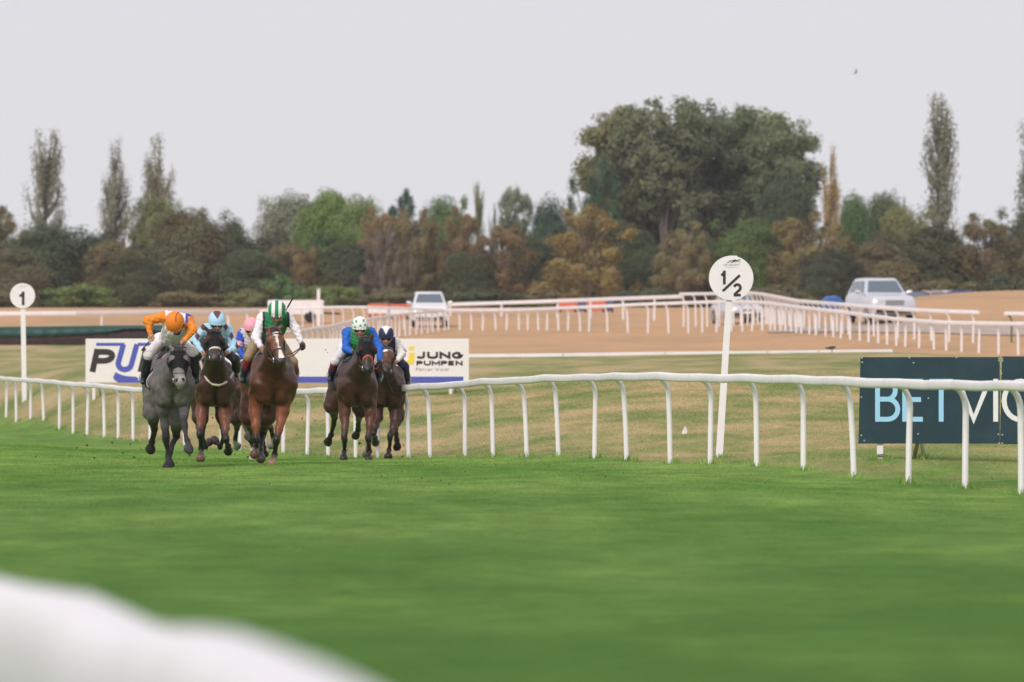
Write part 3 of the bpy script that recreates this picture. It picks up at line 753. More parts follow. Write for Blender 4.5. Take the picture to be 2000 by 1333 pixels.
# low white trailer, coloured barriers, a pole
TR = on_ground(578, 297); root = tag(empty("trailer", TR), "low white box trailer behind the rider in green and white", "trailer")
mb = MB(); mb.prism([(-1.42, .42), (1.42, .42), (1.45, 1.12), (1.38, 1.16), (-1.38, 1.16), (-1.45, 1.12)], -.7, .7); mb.build("box", WHITE_FAR, root)
mb = MB()
for q in range(9): mb.box((-1.3 + q * .325, -.715, .76), (.05, .03, .62))
mb.build("rib", WHITE_FAR, root)
for sx in (-.75, .75):
    mb = MB(); mb.tube([(sx, -.72, .28), (sx, -.5, .28)], .29, 16); mb.build("wheel", TYRE, root, 40)
mb = MB(); mb.tube([(1.4, 0, .5), (2.3, 0, .45)], .05, 8); mb.build("drawbar", TRIM, root)
pg = on_ground(622, 291); mk = tag(empty("marker_pole", pg), "plain white pole standing up beside the white trailer", "pole")
mb = MB(); mb.prism([(-.09, -.05), (.09, -.05), (.075, 1.85), (-.075, 1.85)], -.05, .05); mb.build("pole", WHITE_FAR, mk)
mb = MB(); mb.box((0, 0, 1.9), (.2, .13, .05)); mb.build("cap", WHITE_FAR, mk)
def barrier(px, d, w, h, m, label, band=None):
    root = tag(empty("barrier", on_ground(px, d)), label, "barrier", "plastic barriers on the far side")
    mb = MB(); mb.prism([(-w / 2, .06), (w / 2, .06), (w / 2, h), (w / 2 - .05, h + .03), (-w / 2 + .05, h + .03), (-w / 2, h)], -.09, .09); mb.build("panel", m, root)
    for sx in (-.38, .38):
        mb = MB(); mb.prism([(sx * w - .06, 0), (sx * w + .06, 0), (sx * w + .05, .2), (sx * w - .05, .2)], -.3, .3); mb.build("foot", TRIM, root)
    if band:
        mb = MB(); mb.box((0, -.1, h * .55), (w * .98, .03, h * .35)); mb.build("band", WHITE_FAR, root)
ORG = mat("barrier_orange", (.62, .16, .09), .6); BBL = mat("barrier_blue", (.07, .10, .22), .6)
barrier(740, 310, 1.2, .80, ORG, "orange-red barrier with white band, left one beside the white off-road car", True)
barrier(780, 310, 1.2, .80, ORG, "orange-red barrier with white band touching the white off-road car", True)
barrier(1109, 336, 1.15, .78, ORG, "left orange barrier behind the rearmost rail")
barrier(1137, 336, .5, .78, BBL, "narrow blue barrier between two orange ones behind the rearmost rail")
barrier(1164, 336, 1.15, .78, ORG, "right orange barrier behind the rearmost rail")
barrier(1191, 336, .4, .78, BBL, "narrow blue barrier right of the orange ones behind the rearmost rail")
root = tag(empty("covered_load", on_ground(1625, 300)), "bright blue tarpaulin covering a low load left of the big silver off-road car", "tarpaulin")
BT = mat("blue_tarpaulin", (.03, .11, .34), .5, var=.15, bump=.3, bscale=4)
S_ = []
for y in (-.5, -.3, 0, .3, .5):
    k = 1 - abs(y) * .35
    S_.append([(-.62 * k, y, -.03), (-.6 * k, y, .42), (-.35 * k, y, .66 * k), (.1, y, .72 * k), (.42 * k, y, .62), (.62 * k, y, .36), (.66 * k, y, -.03)])
loft(S_).build("cover", BT, root, 50)
mb = MB(); mb.tube([(-.63, -.52, .25), (0, -.56, .28), (.66, -.52, .22)], .02, 6); mb.build("rope", TRIM, root)
# grey path along the far side at the right
XS = np.linspace(1500, 2700, 60); vs = []; fs = []
for i, px in enumerate(XS):
    d0 = np.interp(px, [1500, 1600, 1720, 2000, 2700], [238, 231, 225, 218, 210]); wd_ = np.interp(px, [1500, 1560, 2700], [2.0, 9, 11])
    for t in (0, .5, 1):
        d = d0 + wd_ * t; x = (px - 1000) / FPX * d0; vs.append((x, d, gz(x, d) + .03))
for i in range(len(XS) - 1):
    for j in range(2): fs.append((i * 3 + j, (i + 1) * 3 + j, (i + 1) * 3 + j + 1, i * 3 + j + 1))
mb = MB(); mb.add(vs, fs); tag(mb.build("path", mat("path_gravel", (.40, .31, .26), .9, var=.2, vscale=.8)), kind="structure")

# ------------------------------------------------------------------ trees
def leaf_material():
    m = bpy.data.materials.new("foliage"); m.use_nodes = True
    nd = m.node_tree.nodes; lk = m.node_tree.links; nd.clear()
    out = nd.new("ShaderNodeOutputMaterial"); oi = nd.new("ShaderNodeObjectInfo"); ge = nd.new("ShaderNodeNewGeometry")
    r = nd.new("ShaderNodeMapRange"); r.inputs[3].default_value = .8; r.inputs[4].default_value = 1.2; lk.new(ge.outputs["Random Per Island"], r.inputs[0])
    tc = nd.new("ShaderNodeTexCoord"); nz = nd.new("ShaderNodeTexNoise"); nz.inputs["Scale"].default_value = 3.2; nz.inputs["Detail"].default_value = 3
    lk.new(tc.outputs["Object"], nz.inputs["Vector"])
    # autumn tint that comes and goes through the crown; amount is set per tree in the object colour's alpha
    am = nd.new("ShaderNodeMath"); am.operation = 'MULTIPLY'
    mr = nd.new("ShaderNodeMapRange"); mr.inputs[1].default_value = .42; mr.inputs[2].default_value = .62; lk.new(nz.outputs["Fac"], mr.inputs[0])
    lk.new(mr.outputs[0], am.inputs[0]); lk.new(oi.outputs["Alpha"], am.inputs[1])
    mx = nd.new("ShaderNodeMix"); mx.data_type = 'RGBA'; lk.new(am.outputs[0], mx.inputs[0]); lk.new(oi.outputs["Color"], mx.inputs[6]); mx.inputs[7].default_value = (.185, .125, .075, 1)
    vm = nd.new("ShaderNodeVectorMath"); vm.operation = 'SCALE'; lk.new(mx.outputs[2], vm.inputs[0]); lk.new(r.outputs[0], vm.inputs["Scale"])
    d = nd.new("ShaderNodeBsdfDiffuse"); t = nd.new("ShaderNodeBsdfTranslucent"); ms = nd.new("ShaderNodeMixShader"); ms.inputs[0].default_value = .3
    lk.new(vm.outputs[0], d.inputs[0]); lk.new(vm.outputs[0], t.inputs[0]); lk.new(d.outputs[0], ms.inputs[1]); lk.new(t.outputs[0], ms.inputs[2]); lk.new(ms.outputs[0], out.inputs[0])
    return m
LEAF = leaf_material(); BARK = mat("bark", (.19, .16, .13), .9, var=.3, vscale=8)

def leaves(pts, size, r, nrm=None, asp=1.0):
    n = len(pts); q = r.normal(size=(n, 3)); q /= np.linalg.norm(q, axis=1)[:, None]
    if nrm is not None:
        q = q * .55 + nrm; q /= np.linalg.norm(q, axis=1)[:, None] + 1e-9
    a = r.normal(size=(n, 3)); u = np.cross(q, a); u /= np.linalg.norm(u, axis=1)[:, None]; w = np.cross(q, u)
    s = (size * (.6 + .8 * r.random(n)))[:, None]
    A3 = np.array([asp, asp, 1.0]); u = u * A3; w = w * A3
    v = np.stack([pts - u * s, pts - w * s * .62, pts + u * s, pts + w * s * .62], 1)
    return v.reshape(-1, 3), np.arange(n * 4).reshape(-1, 4)

class Clip:
    """random numbers whose bell curve has its far tails cut off, so no leaf floats away from its bough"""
    def __init__(s_, g): s_.g = g
    def __getattr__(s_, k): return getattr(s_.g, k)
    def normal(s_, *a, **k):
        x = s_.g.normal(*a, **k)
        if np.ndim(x) == 2:
            q = np.linalg.norm(x, axis=1)[:, None]; x = x * np.minimum(1, (2.15 + .25 * np.sin(x[:, :1] * 9)) / (q + 1e-9))
        return x
def proto(kind, seed):
    """crown and trunk of a tree of height 1 and width 1"""
    r0 = np.random.default_rng(seed); r = Clip(r0); mb = MB(); P = []; size = .017
    mb_limbs = []
    if kind == "round":
        size = .0095
        lobes = [(r.uniform(-.24, .24), r.uniform(-.2, .2), r.uniform(.42, .78), r.uniform(.2, .3)) for _ in range(8)] + [(0, 0, .55, .38), (.24, 0, .30, .27), (-.24, 0, .30, .27), (0, .2, .25, .27), (0, -.2, .25, .27), (.25, -.1, .14, .2), (-.25, -.1, .14, .2)]
        for lx, ly, lz, lr in lobes:
            m = int(4200 * (lr / .3) ** 2); d = r.normal(size=(m, 3)); d /= np.linalg.norm(d, axis=1)[:, None]
            rad = lr * (1 - .45 * r.random(m) ** 1.7) * (1 + .16 * np.sin(d[:, 0] * 7 + seed) * np.cos(d[:, 2] * 8 + lx * 30))
            P.append(np.array([lx, ly, lz]) + d * rad[:, None] * np.array([1, 1, .85]))
            mb_limbs.append((lx * .7, ly * .7, lz))
        for _ in range(26):
            c = np.clip(r.normal(size=3), -1.15, 1.15) * np.array([.28, .25, .22]) + np.array([0, 0, .6]); c[2] = min(c[2], .93)
            P.append(c + r.normal(size=(90, 3)) * .035)
    elif kind == "spire":      # upright autumn crowns, ragged, with feathered shoulders and tops
        size = .0085
        for q in range(52):
            z = r.uniform(.05, .80) if q > 6 else r.uniform(.70, .90); w = .47 * (1 - ((z - .28) / .86) ** 2 if z > .28 else 1) * math.sqrt(r.uniform(.1, 1.0)); an = r.uniform(0, 6.28)
            c = np.array([math.cos(an) * w, math.sin(an) * w, z]); ln = r.uniform(.06, .15) * (1.2 - z * .5); m = int(r.uniform(260, 620)); t = r.random(m)
            d = r0.normal(size=(m, 3)) * np.array([.042, .042, .026]) * (1.25 - t * .8)[:, None]
            P.append(c + d + np.stack([math.cos(an) * t * .05, math.sin(an) * t * .05, t * ln], -1)); mb_limbs.append((c[0] * .9, c[1] * .9, z + ln * .5))
        zz = r.random(4200); w = .33 * np.clip(1 - ((zz - .2) / .85) ** 2, .02, 1); an = r.random(4200) * 6.283; rr = np.sqrt(r.random(4200))
        P.append(np.stack([np.cos(an) * w * rr, np.sin(an) * w * rr, .03 + zz * .8], -1))
    elif kind == "poplar":
        size = .0085
        for b in range(44):
            z0 = r.uniform(.02, .78); an = r.uniform(0, 6.28); ln = r.uniform(.16, .34) * (1.15 - z0 * .4)
            tilt = r.uniform(.25, .55); wmax = .62 * (1 - z0 * .62)
            m = 165; t = r.random(m) ** .8; sp = .020 + .036 * (1 - np.abs(t - .55))
            x = np.cos(an) * wmax * np.minimum(1, (t * 1.7)) * tilt * 1.7; y = np.sin(an) * wmax * np.minimum(1, t * 1.7) * tilt * 1.7
            q = np.stack([x, y, z0 + t * ln], -1) + r.normal(size=(m, 3)) * np.stack([sp * 1.25, sp * 1.25, sp * .5], -1)
            q[:, 2] = np.minimum(q[:, 2], 1.0 - .06 * r.random(m)); P.append(q)
            e = (math.cos(an) * wmax * tilt * 1.6, math.sin(an) * wmax * tilt * 1.6, min(.97, z0 + ln * .9)); mb.tube([(0, 0, z0), (e[0] * .75, e[1] * .75, z0 + ln * .35), e], [.030, .020, .006], 4, False)
    elif kind == "airy":       # tall open crown, sky through the middle, foliage heaped at the branch ends
        size = .0085
        limbs = []
        for b in range(12):
            an = r.uniform(0, 6.28); z0 = r.uniform(.18, .5); ex = r.uniform(.15, .46); ez = r.uniform(.55, .93) - ex * .25
            e = np.array([math.cos(an) * ex, math.sin(an) * ex, ez]); md = np.array([e[0] * .45, e[1] * .45, (z0 + ez) / 2 + .02])
            mb.tube([(0, 0, z0), md, e], [.022, .014, .004], 5, False); limbs.append((np.array([0, 0, z0]), md, e))
        for a, md, e in limbs:
            for t in (.62, .78, .9, 1.0):
                c = (a * (1 - t) ** 2 + 2 * md * t * (1 - t) + e * t * t) + r.normal(size=3) * .035
                P.append(c + r.normal(size=(int(60 + 190 * t), 3)) * np.array([.045, .045, .02]))
        for _ in range(74):
            an = r.uniform(0, 6.28); rr = .5 * math.sqrt(r.random()); z = .965 - .55 * rr * rr - r.uniform(0, 1) ** 2.0 * .46
            P.append(np.array([math.cos(an) * rr, math.sin(an) * rr, z]) + r.normal(size=(int(r.uniform(90, 210)), 3)) * np.array([.055, .055, .024]))
    elif kind == "shrub":
        size = .03
        for _ in range(26):
            an = r.uniform(0, 6.28); rr = r.uniform(0, .42); z = r.uniform(.08, .88) * (1 - rr * .8)
            P.append(np.array([math.cos(an) * rr, math.sin(an) * rr, z]) + r.normal(size=(170, 3)) * np.array([.07, .07, .07]))
    for lx, ly, lz in mb_limbs[:10]:
        mb.tube([(0, 0, .08 + .2 * lz), (lx * .5, ly * .5, lz * .7), (lx, ly, lz)], [.022, .014, .005], 5, False)
    top = {"poplar": .96, "airy": .62, "round": .6, "spire": .8, "shrub": .4}[kind]
    mb.tube([(0, 0, -.03), (.004, 0, .1), (-.006, .004, top * .5), (0, 0, top)], [.035 if kind != "poplar" else .075, .026 if kind != "poplar" else .06, .018 if kind != "poplar" else .04, .004], 8, False)
    Nn = []
    for p in P:
        d = p - p.mean(0) if len(p) < 3000 else p - np.array([0, 0, .45]); d = d / (np.linalg.norm(d, axis=1)[:, None] + 1e-6); g = p - np.array([0, 0, .42]); g = g / (np.linalg.norm(g, axis=1)[:, None] + 1e-6)
        Nn.append(d * .8 + g * .35 + np.array([0, 0, .25]))
    v, f = leaves(np.concatenate(P), size, r, np.concatenate(Nn), {'airy': 2.3, 'poplar': 2.6, 'round': 1.5, 'spire': 1.5, 'shrub': .8}[kind])
    v[:, 2] = np.maximum(v[:, 2], 0)
    me = np_mesh(kind + "_crown", v, f); me.materials.append(LEAF)
    tm = mb.mesh(kind + "_trunk", 60); tm.materials.append(BARK)
    return me, tm
PROTO = {"round": [proto("round", q) for q in (1, 2, 3, 4)], "spire": [proto("spire", q) for q in (11, 12, 13)], "poplar": [proto("poplar", q) for q in (21, 22, 23)],
         "airy": [proto("airy", q) for q in (31, 32, 33, 34)], "shrub": [proto("shrub", q) for q in (41, 42)]}
CN = {"dark": (0.118, 0.144, 0.079), "deep": (0.086, 0.138, 0.086), "green": (0.149, 0.229, 0.084), "bright": (0.212, 0.286, 0.092), "olive": (0.260, 0.271, 0.116), "pale": (.285, .290, .205),
      "brown": (0.298, 0.249, 0.124), "rust": (0.306, 0.229, 0.116), "orange": (0.409, 0.303, 0.130), "plum": (0.260, 0.218, 0.164), "mid": (.182, .205, .112), "dull": (0.220, 0.205, 0.109)}
_tc = [0]
def tree(name, kind, x0, x1, ytop, d, colr, label, autumn=0.0, cat="tree", depthw=None, group="belt of trees beyond the course"):
    _tc[0] += 1; i = _tc[0]
    px = (x0 + x1) / 2; base = on_ground(px, d); hgt = at(px, ytop, d)[2] - base[2]; wid = (x1 - x0) / FPX * d * {'round': 1.26, 'spire': 1.34, 'poplar': 1.04, 'airy': 1.14, 'shrub': 1.2}[kind]
    root = tag(empty(name, base, (i * 2.399) % 6.283), label, cat, group)
    cm, tm = PROTO[kind][i % len(PROTO[kind])]
    sc = (wid, wid * (depthw or 1.0), hgt)
    jr = random.Random(i)
    for nm, me in (("trunk", tm), ("crown", cm)):
        o = bpy.data.objects.new(nm, me); COL.objects.link(o); o.parent = root; o.scale = sc
        c = CN[colr]; j = jr.uniform(.9, 1.1)
        o.color = (c[0] * j * jr.uniform(.93, 1.07), c[1] * j, c[2] * j * jr.uniform(.9, 1.1), autumn)
    return root
T = tree
# tall poplars standing above the belt
T("poplar_tree", "poplar", 44, 132, 250, 440, "pale", "tall thin-leaved poplar, leftmost of the three at left")
T("poplar_tree", "poplar", 192, 258, 253, 440, "pale", "tall narrow poplar, middle one of the three at left")
T("poplar_tree", "poplar", 272, 352, 260, 440, "pale", "tall poplar, rightmost of the three at left, above the brown tree", .3)
T("poplar_tree", "poplar", 1786, 1878, 180, 440, "pale", "very tall bare-looking poplar standing alone at right", .35)
T("poplar_tree", "poplar", 1598, 1646, 266, 422, "orange", "narrow rusty poplar against the right flank of the big green group", .2)
T("poplar_tree", "poplar", 1978, 2070, 230, 430, "mid", "green poplar cut by the right edge of the picture")
T("poplar_tree", "poplar", 918, 950, 354, 430, "olive", "thin little poplar above the belt, left one of a pair in the middle")
T("poplar_tree", "poplar", 952, 976, 386, 430, "pale", "thinnest little poplar above the belt, right one of a pair in the middle")
T("willow_tree", "airy", 978, 1036, 362, 430, "pale", "grey-green wispy willow rising over the middle of the belt")
# the big green group
T("tall_tree", "airy", 1132, 1290, 205, 440, "olive", "tall open-crowned tree, leftmost of the big green group", .25)
T("tall_tree", "airy", 1205, 1385, 181, 432, "mid", "tallest open-crowned tree of the big green group", .1)
T("tall_tree", "airy", 1310, 1490, 188, 438, "mid", "tall open-crowned tree right of the tallest in the big green group")
T("tall_tree", "airy", 1385, 1545, 206, 443, "olive", "tall olive tree second from the right in the big green group", .1)
T("tall_tree", "airy", 1455, 1600, 220, 434, "mid", "tall dense tree, rightmost of the big green group")
T("tall_tree", "airy", 1150, 1300, 290, 436, "mid", "lower open tree under the left flank of the big green group")
T("tall_tree", "round", 1475, 1592, 318, 430, "dark", "dark leafy tree filling the foot of the big green group at right")
T("tall_tree", "round", 1340, 1475, 390, 442, "dark", "shadowed tree low in the middle of the big green group")
T("tall_tree", "round", 1185, 1335, 350, 446, "mid", "leafy tree filling the gap under the left half of the big green group", .1)
T("tall_tree", "round", 1285, 1420, 375, 447, "mid", "leafy tree filling the gap under the tallest of the big green group", .1)
T("tall_tree", "airy", 1395, 1490, 196, 442, "mid", "slim crown standing behind the big green group")
T("tall_tree", "airy", 1165, 1250, 214, 443, "mid", "slim crown at the upper left of the big green group", .2)
T("conifer_tree", "spire", 1108, 1206, 296, 424, "deep", "dark bluish evergreen at the left foot of the big green group")
# the belt, left to right
B_ = [("spire", -60, 50, 402, 410, "brown", .6, "brown tree cut by the left edge of the picture"), ("round", 10, 178, 422, 405, "dark", .1, "broad dark green tree below the leftmost poplar"),
      ("round", 150, 212, 446, 412, "deep", 0, "small dark tree in the gap left of the middle poplar"), ("round", 255, 362, 366, 425, "olive", .2, "olive rounded tree at the foot of the rightmost left poplar"),
      ("round", 160, 296, 466, 402, "brown", .7, "brown-topped low tree between two left poplars"), ("round", 300, 442, 388, 404, "dull", .8, "large rust-brown rounded tree right of the left poplars"),
      ("round", 412, 506, 414, 410, "dark", .1, "dark grey-green tree right of the large rust-brown one"), ("round", 500, 610, 358, 432, "pale", 0, "pale grey-green round tree standing above the belt left of centre"),
      ("round", 568, 690, 362, 418, "bright", 0, "bright green tree, left half of the brightest clump"), ("round", 640, 748, 360, 416, "bright", 0, "bright green tree, right half of the brightest clump"),
      ("round", 560, 700, 440, 408, "green", .1, "green tree under the brightest clump"), ("round", 528, 624, 468, 402, "brown", .8, "small brown round tree below the pale grey-green one"),
      ("spire", 744, 830, 370, 424, "deep", 0, "dark evergreen peeping out right of the brightest clump"), ("round", 826, 920, 362, 422, "green", 0, "fresh green tree above the brown ones in the middle"),
      ("spire", 700, 785, 396, 408, "rust", .3, "rusty pointed tree right of the brightest clump"), ("spire", 712, 782, 436, 398, "plum", 0, "plum-purple feathery tree low in the middle"),
      ("spire", 764, 856, 396, 404, "brown", .2, "olive-brown pointed tree beside the plum one"), ("spire", 846, 932, 398, 406, "rust", .3, "red-brown pointed tree below the fresh green one"),
      ("round", 1022, 1116, 374, 418, "deep", 0, "dark green tree left of the evergreen in the middle"), ("spire", 920, 1046, 432, 402, "rust", .5, "wide russet tree right of centre of the belt"),
      ("round", 1000, 1090, 452, 408, "dark", .1, "dark low tree between the russet and the orange tree"), ("spire", 1072, 1230, 398, 400, "orange", .3, "big orange-brown tree left of the half marker"),
      ("round", 1205, 1300, 440, 408, "dark", .1, "dark tree between the orange-brown tree and the half marker"), ("spire", 1278, 1386, 428, 402, "brown", .3, "brown pointed tree just left of the half marker"),
      ("round", 1345, 1430, 470, 406, "dark", 0, "low dark tree behind the half marker"), ("round", 1396, 1526, 412, 404, "green", 0, "blue-green rounded tree right of the half marker"),
      ("spire", 1510, 1650, 406, 400, "brown", .5, "wide brown-olive tree right of the blue-green one"), ("round", 1636, 1716, 360, 432, "green", 0, "light green tree right of the rusty poplar"),
      ("round", 1700, 1775, 364, 434, "mid", .2, "grey-green pair of domes left of the lone tall poplar"), ("round", 1715, 1815, 384, 426, "olive", .1, "yellow-olive tree below the grey-green domes"),
      ("round", 1636, 1785, 468, 400, "dull", .6, "brown and green hedge tree behind the big silver off-road car"), ("round", 1738, 1894, 428, 404, "dark", .3, "dark olive tree at the foot of the lone tall poplar"),
      ("spire", 1872, 2010, 410, 402, "dull", .6, "brown hedge tree near the right edge"), ("round", 1960, 2090, 385, 408, "dark", .3, "dark green tree at the right edge of the belt"),
      ("round", 205, 330, 500, 398, "dark", .2, "low dark tree behind the orange cap rider"), ("round", 430, 560, 480, 400, "dark", .3, "low shadowy tree above the rider in pale blue"),
      ("round", 640, 760, 470, 401, "dark", .1, "low dark tree above the rider with the spotted cap"), ("round", 860, 960, 480, 400, "dark", .4, "low dark tree above the white off-road car"),
      ("round", -40, 90, 480, 399, "dull", .5, "low brownish tree left of the distant marker"), ("round", 1560, 1680, 480, 397, "dark", .3, "low dark tree left of the big silver off-road car")]
for kd, a, b, y, d, c, au, lb in B_: T({"round": "broadleaf_tree", "spire": "hornbeam_tree"}[kd], kd, a, b, y, d, c, lb, au)
for a, b, y, d, c, lb in ((86, 222, 543, 385, "bright", "light green shrub right of the distant marker"), (515, 600, 522, 386, "green", "green shrub behind the white trailer"), (585, 700, 545, 384, "bright", "yellow-green shrub left of the orange-red barriers"),
                          (440, 530, 556, 386, "olive", "olive shrub behind the rider with the pink cap"), (300, 430, 560, 388, "dull", "brownish shrub behind the orange and pale blue riders"), (700, 830, 556, 388, "dull", "brown shrub behind the orange-red barriers"),
                          (880, 1010, 556, 388, "dark", "dark shrub right of the white off-road car"), (1000, 1130, 560, 389, "dull", "brown shrub under the big orange-brown tree"), (1210, 1330, 552, 388, "dark", "dark shrub left of the half marker"),
                          (1470, 1600, 545, 386, "dull", "brown-green shrub right of the half marker"), (1770, 1900, 530, 386, "dull", "brown shrub at the back of the dry mound"), (1890, 2040, 520, 386, "dark", "dark shrub by the right edge behind the dry mound"), (-60, 60, 560, 386, "dull", "brown shrub at the left edge")):
    T("shrub", "shrub", a, b, y, d, c, lb, .3, "shrub", group="shrubs along the tree belt")

# the shaded wood behind the front trees, one mass
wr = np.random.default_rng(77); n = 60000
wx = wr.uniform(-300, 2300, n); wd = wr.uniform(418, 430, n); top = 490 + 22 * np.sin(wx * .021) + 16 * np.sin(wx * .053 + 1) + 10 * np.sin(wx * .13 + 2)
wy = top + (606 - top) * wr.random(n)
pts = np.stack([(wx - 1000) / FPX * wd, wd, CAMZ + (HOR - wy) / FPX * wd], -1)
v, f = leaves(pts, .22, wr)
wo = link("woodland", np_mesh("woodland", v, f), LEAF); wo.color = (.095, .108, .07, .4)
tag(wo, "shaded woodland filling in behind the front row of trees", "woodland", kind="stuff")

# ------------------------------------------------------------------ smooth bodies: rounded cones blended into one surface
def prim(a, b, ra, rb, k=.04, ca=None, cb=None):
    return (np.array(a, float), np.array(b, float), float(ra), float(rb), float(k), ca, cb if cb is not None else ca)
def pdist(p, X):
    a, b, ra, rb = p[:4]; ba = b - a; L2 = float(ba @ ba) + 1e-9
    h = np.clip(((X - a) @ ba) / L2, 0, 1)
    return np.linalg.norm(X - a - h[..., None] * ba, axis=-1) - (ra + h * (rb - ra)), h
def sdf_grid(prims, h, inflate=0.0, pad=.03):
    lo = np.min([np.minimum(p[0] - p[2], p[1] - p[3]) for p in prims] + [np.minimum(p[0] - p[3], p[1] - p[3]) for p in prims], axis=0) - pad - inflate
    hi = np.max([np.maximum(p[0] + p[2], p[1] + p[3]) for p in prims] + [np.maximum(p[0] + p[3], p[1] + p[3]) for p in prims], axis=0) + pad + inflate
    n = np.ceil((hi - lo) / h).astype(int) + 2
    ax = [lo[i] + np.arange(n[i]) * h for i in range(3)]
    F = np.full(n, .4, np.float32)
    for a, b, ra, rb, k, _, _ in prims:
        R = max(ra, rb) + inflate + k + 2.5 * h
        i0 = np.maximum(np.floor((np.minimum(a, b) - R - lo) / h).astype(int), 0); i1 = np.minimum(np.ceil((np.maximum(a, b) + R - lo) / h).astype(int) + 1, n)
        sl = tuple(slice(i0[q], i1[q]) for q in range(3))
        x = (ax[0][sl[0]] - a[0])[:, None, None].astype(np.float32); y = (ax[1][sl[1]] - a[1])[None, :, None].astype(np.float32); z = (ax[2][sl[2]] - a[2])[None, None, :].astype(np.float32)
        ba = (b - a).astype(np.float32); L2 = float(ba @ ba) + 1e-9
        t = np.clip((x * ba[0] + y * ba[1] + z * ba[2]) / L2, 0, 1)
        d = np.sqrt((x - t * ba[0]) ** 2 + (y - t * ba[1]) ** 2 + (z - t * ba[2]) ** 2) - (ra + inflate + t * (rb - ra))
        G = F[sl]; q = np.clip(.5 + .5 * (G - d) / k, 0, 1)
        F[sl] = G * (1 - q) + d * q - k * q * (1 - q)
    return F, lo, ax
def nets(F, lo, h):
    s = F < 0; c = [(i, j, k) for i in (0, 1) for j in (0, 1) for k in (0, 1)]
    n = np.array(F.shape) - 1
    cnt = sum(s[i:n[0] + i, j:n[1] + j, k:n[2] + k].astype(np.int8) for i, j, k in c)
    M = (cnt > 0) & (cnt < 8); I = np.argwhere(M); idx = np.full(n, -1, np.int64); idx[M] = np.arange(len(I))
    val = np.stack([F[I[:, 0] + i, I[:, 1] + j, I[:, 2] + k] for i, j, k in c], 1); off = np.array(c, float)
    acc = np.zeros((len(I), 3)); num = np.zeros(len(I))
    for a in range(8):
        for b in range(a + 1, 8):
            if np.abs(off[a] - off[b]).sum() != 1: continue
            va, vb = val[:, a], val[:, b]; cr = (va < 0) != (vb < 0)
            t = np.where(cr, va / np.where(va - vb == 0, 1, va - vb), 0)
            acc += (off[a] + t[:, None] * (off[b] - off[a])) * cr[:, None]; num += cr
    V = lo + (I + acc / np.maximum(num, 1)[:, None]) * h
    Q = []
    for axis in range(3):
        u, w = [q for q in range(3) if q != axis]
        A = [slice(None)] * 3; B = [slice(None)] * 3; A[axis] = slice(0, -1); B[axis] = slice(1, None)
        E = np.argwhere(s[tuple(A)] != s[tuple(B)]); ok = (E[:, u] > 0) & (E[:, w] > 0) & (E[:, u] < n[u]) & (E[:, w] < n[w]); E = E[ok]
        def cell(du, dw):
            e = E.copy(); e[:, u] += du; e[:, w] += dw; return idx[e[:, 0], e[:, 1], e[:, 2]]
        q = np.stack([cell(-1, -1), cell(0, -1), cell(0, 0), cell(-1, 0)], 1)
        ins = s[E[:, 0], E[:, 1], E[:, 2]]; fl = ins if axis != 1 else ~ins
        q[~fl] = q[~fl][:, ::-1]; Q.append(q)
    Q = np.concatenate(Q); Q = Q[(Q >= 0).all(1)]
    return V, Q
def relax(V, Q, it=2, lam=.5):
    for _ in range(it):
        acc = np.zeros_like(V); num = np.zeros(len(V))
        for i in range(4):
            a, b = Q[:, i], Q[:, (i + 1) % 4]
            np.add.at(acc, a, V[b]); np.add.at(num, a, 1)
        V = V + lam * (acc / np.maximum(num, 1)[:, None] - V)
    return V
def paint(V, prims, soft=.018, inflate=0.0):
    W = np.zeros(len(V)); C = np.zeros((len(V), 3))
    for p in prims:
        if p[5] is None: continue
        d, h = pdist(p, V); w = np.exp(-np.clip(d - inflate, -.02, 1) / soft) + 1e-12
        C += w[:, None] * (np.array(p[5]) * (1 - h[:, None]) + np.array(p[6]) * h[:, None]); W += w
    return C / W[:, None]
def skin(name, prims, h, material, parent, inflate=0.0, clip=None, color=None, soft=.018, it=2, wob=0.0, org=None, muscle=0.0):
    """one closed surface from rounded cones; clip(x,y,z)>0 is cut away; color(V, base)->colours"""
    F, lo, ax = sdf_grid(prims, h, inflate)
    if clip is not None or wob or muscle:
        X, Y, Z = np.meshgrid(*ax, indexing='ij', sparse=True)
        if muscle:
            F = F + muscle * np.sin(X * 21 + 1.3 * np.sin(Z * 17)) * np.sin(Z * 19 + Y * 11 + np.sin(X * 13)) 
        if wob:   # folds in cloth
            F = F + wob * np.sin(X * 61 + Z * 37 + 2 * np.sin(Y * 23)) * np.sin(Z * 71 - X * 29 + Y * 17)
        if clip is not None: F = np.maximum(F, clip(X, Y, Z))
    V, Q = nets(F, lo, h)
    if len(V) == 0: return None
    V = relax(V, Q, it)
    col = paint(V, prims, soft, inflate)
    if color is not None: col = color(V, col)
    o = np.zeros(3) if org is None else np.array(org)
    me = np_mesh(name, V - o, Q, True); set_col(me, col)
    return link(name, me, material, parent)

COAT = mat("horse_coat", rough=.44, spec=.38, attr="col", var=.2, vscale=13, bump=.04, bscale=130)
COAT_GREY = mat("horse_coat_dapple", rough=.6, spec=.2, attr="col", var=.30, vscale=15, bump=.04, bscale=130)
CLOTH = mat("silks", rough=.6, spec=.35, attr="col", var=.05, vscale=25, bump=.12, bscale=30)
LEATHER = mat("boot_leather", rough=.35, spec=.5, attr="col")
SKINM = mat("skin", rough=.5, spec=.4, attr="col", var=.05)
TACK = mat("tack", rough=.5, spec=.45, attr="col")
EYE = mat("eye", (.008, .006, .005), .12, .8)
BLK = (.012, .011, .012); POINT = (.014, .011, .010); HOOF = (.07, .055, .045); WHT = (.72, .68, .64); BITM = mat("bit_steel", (.6, .6, .62), .3, metallic=.7)

def unit(v): v = np.array(v, float); return v / np.linalg.norm(v)
LEGF = (.43, .29, .19); LEGH = (.43, .38, .20)

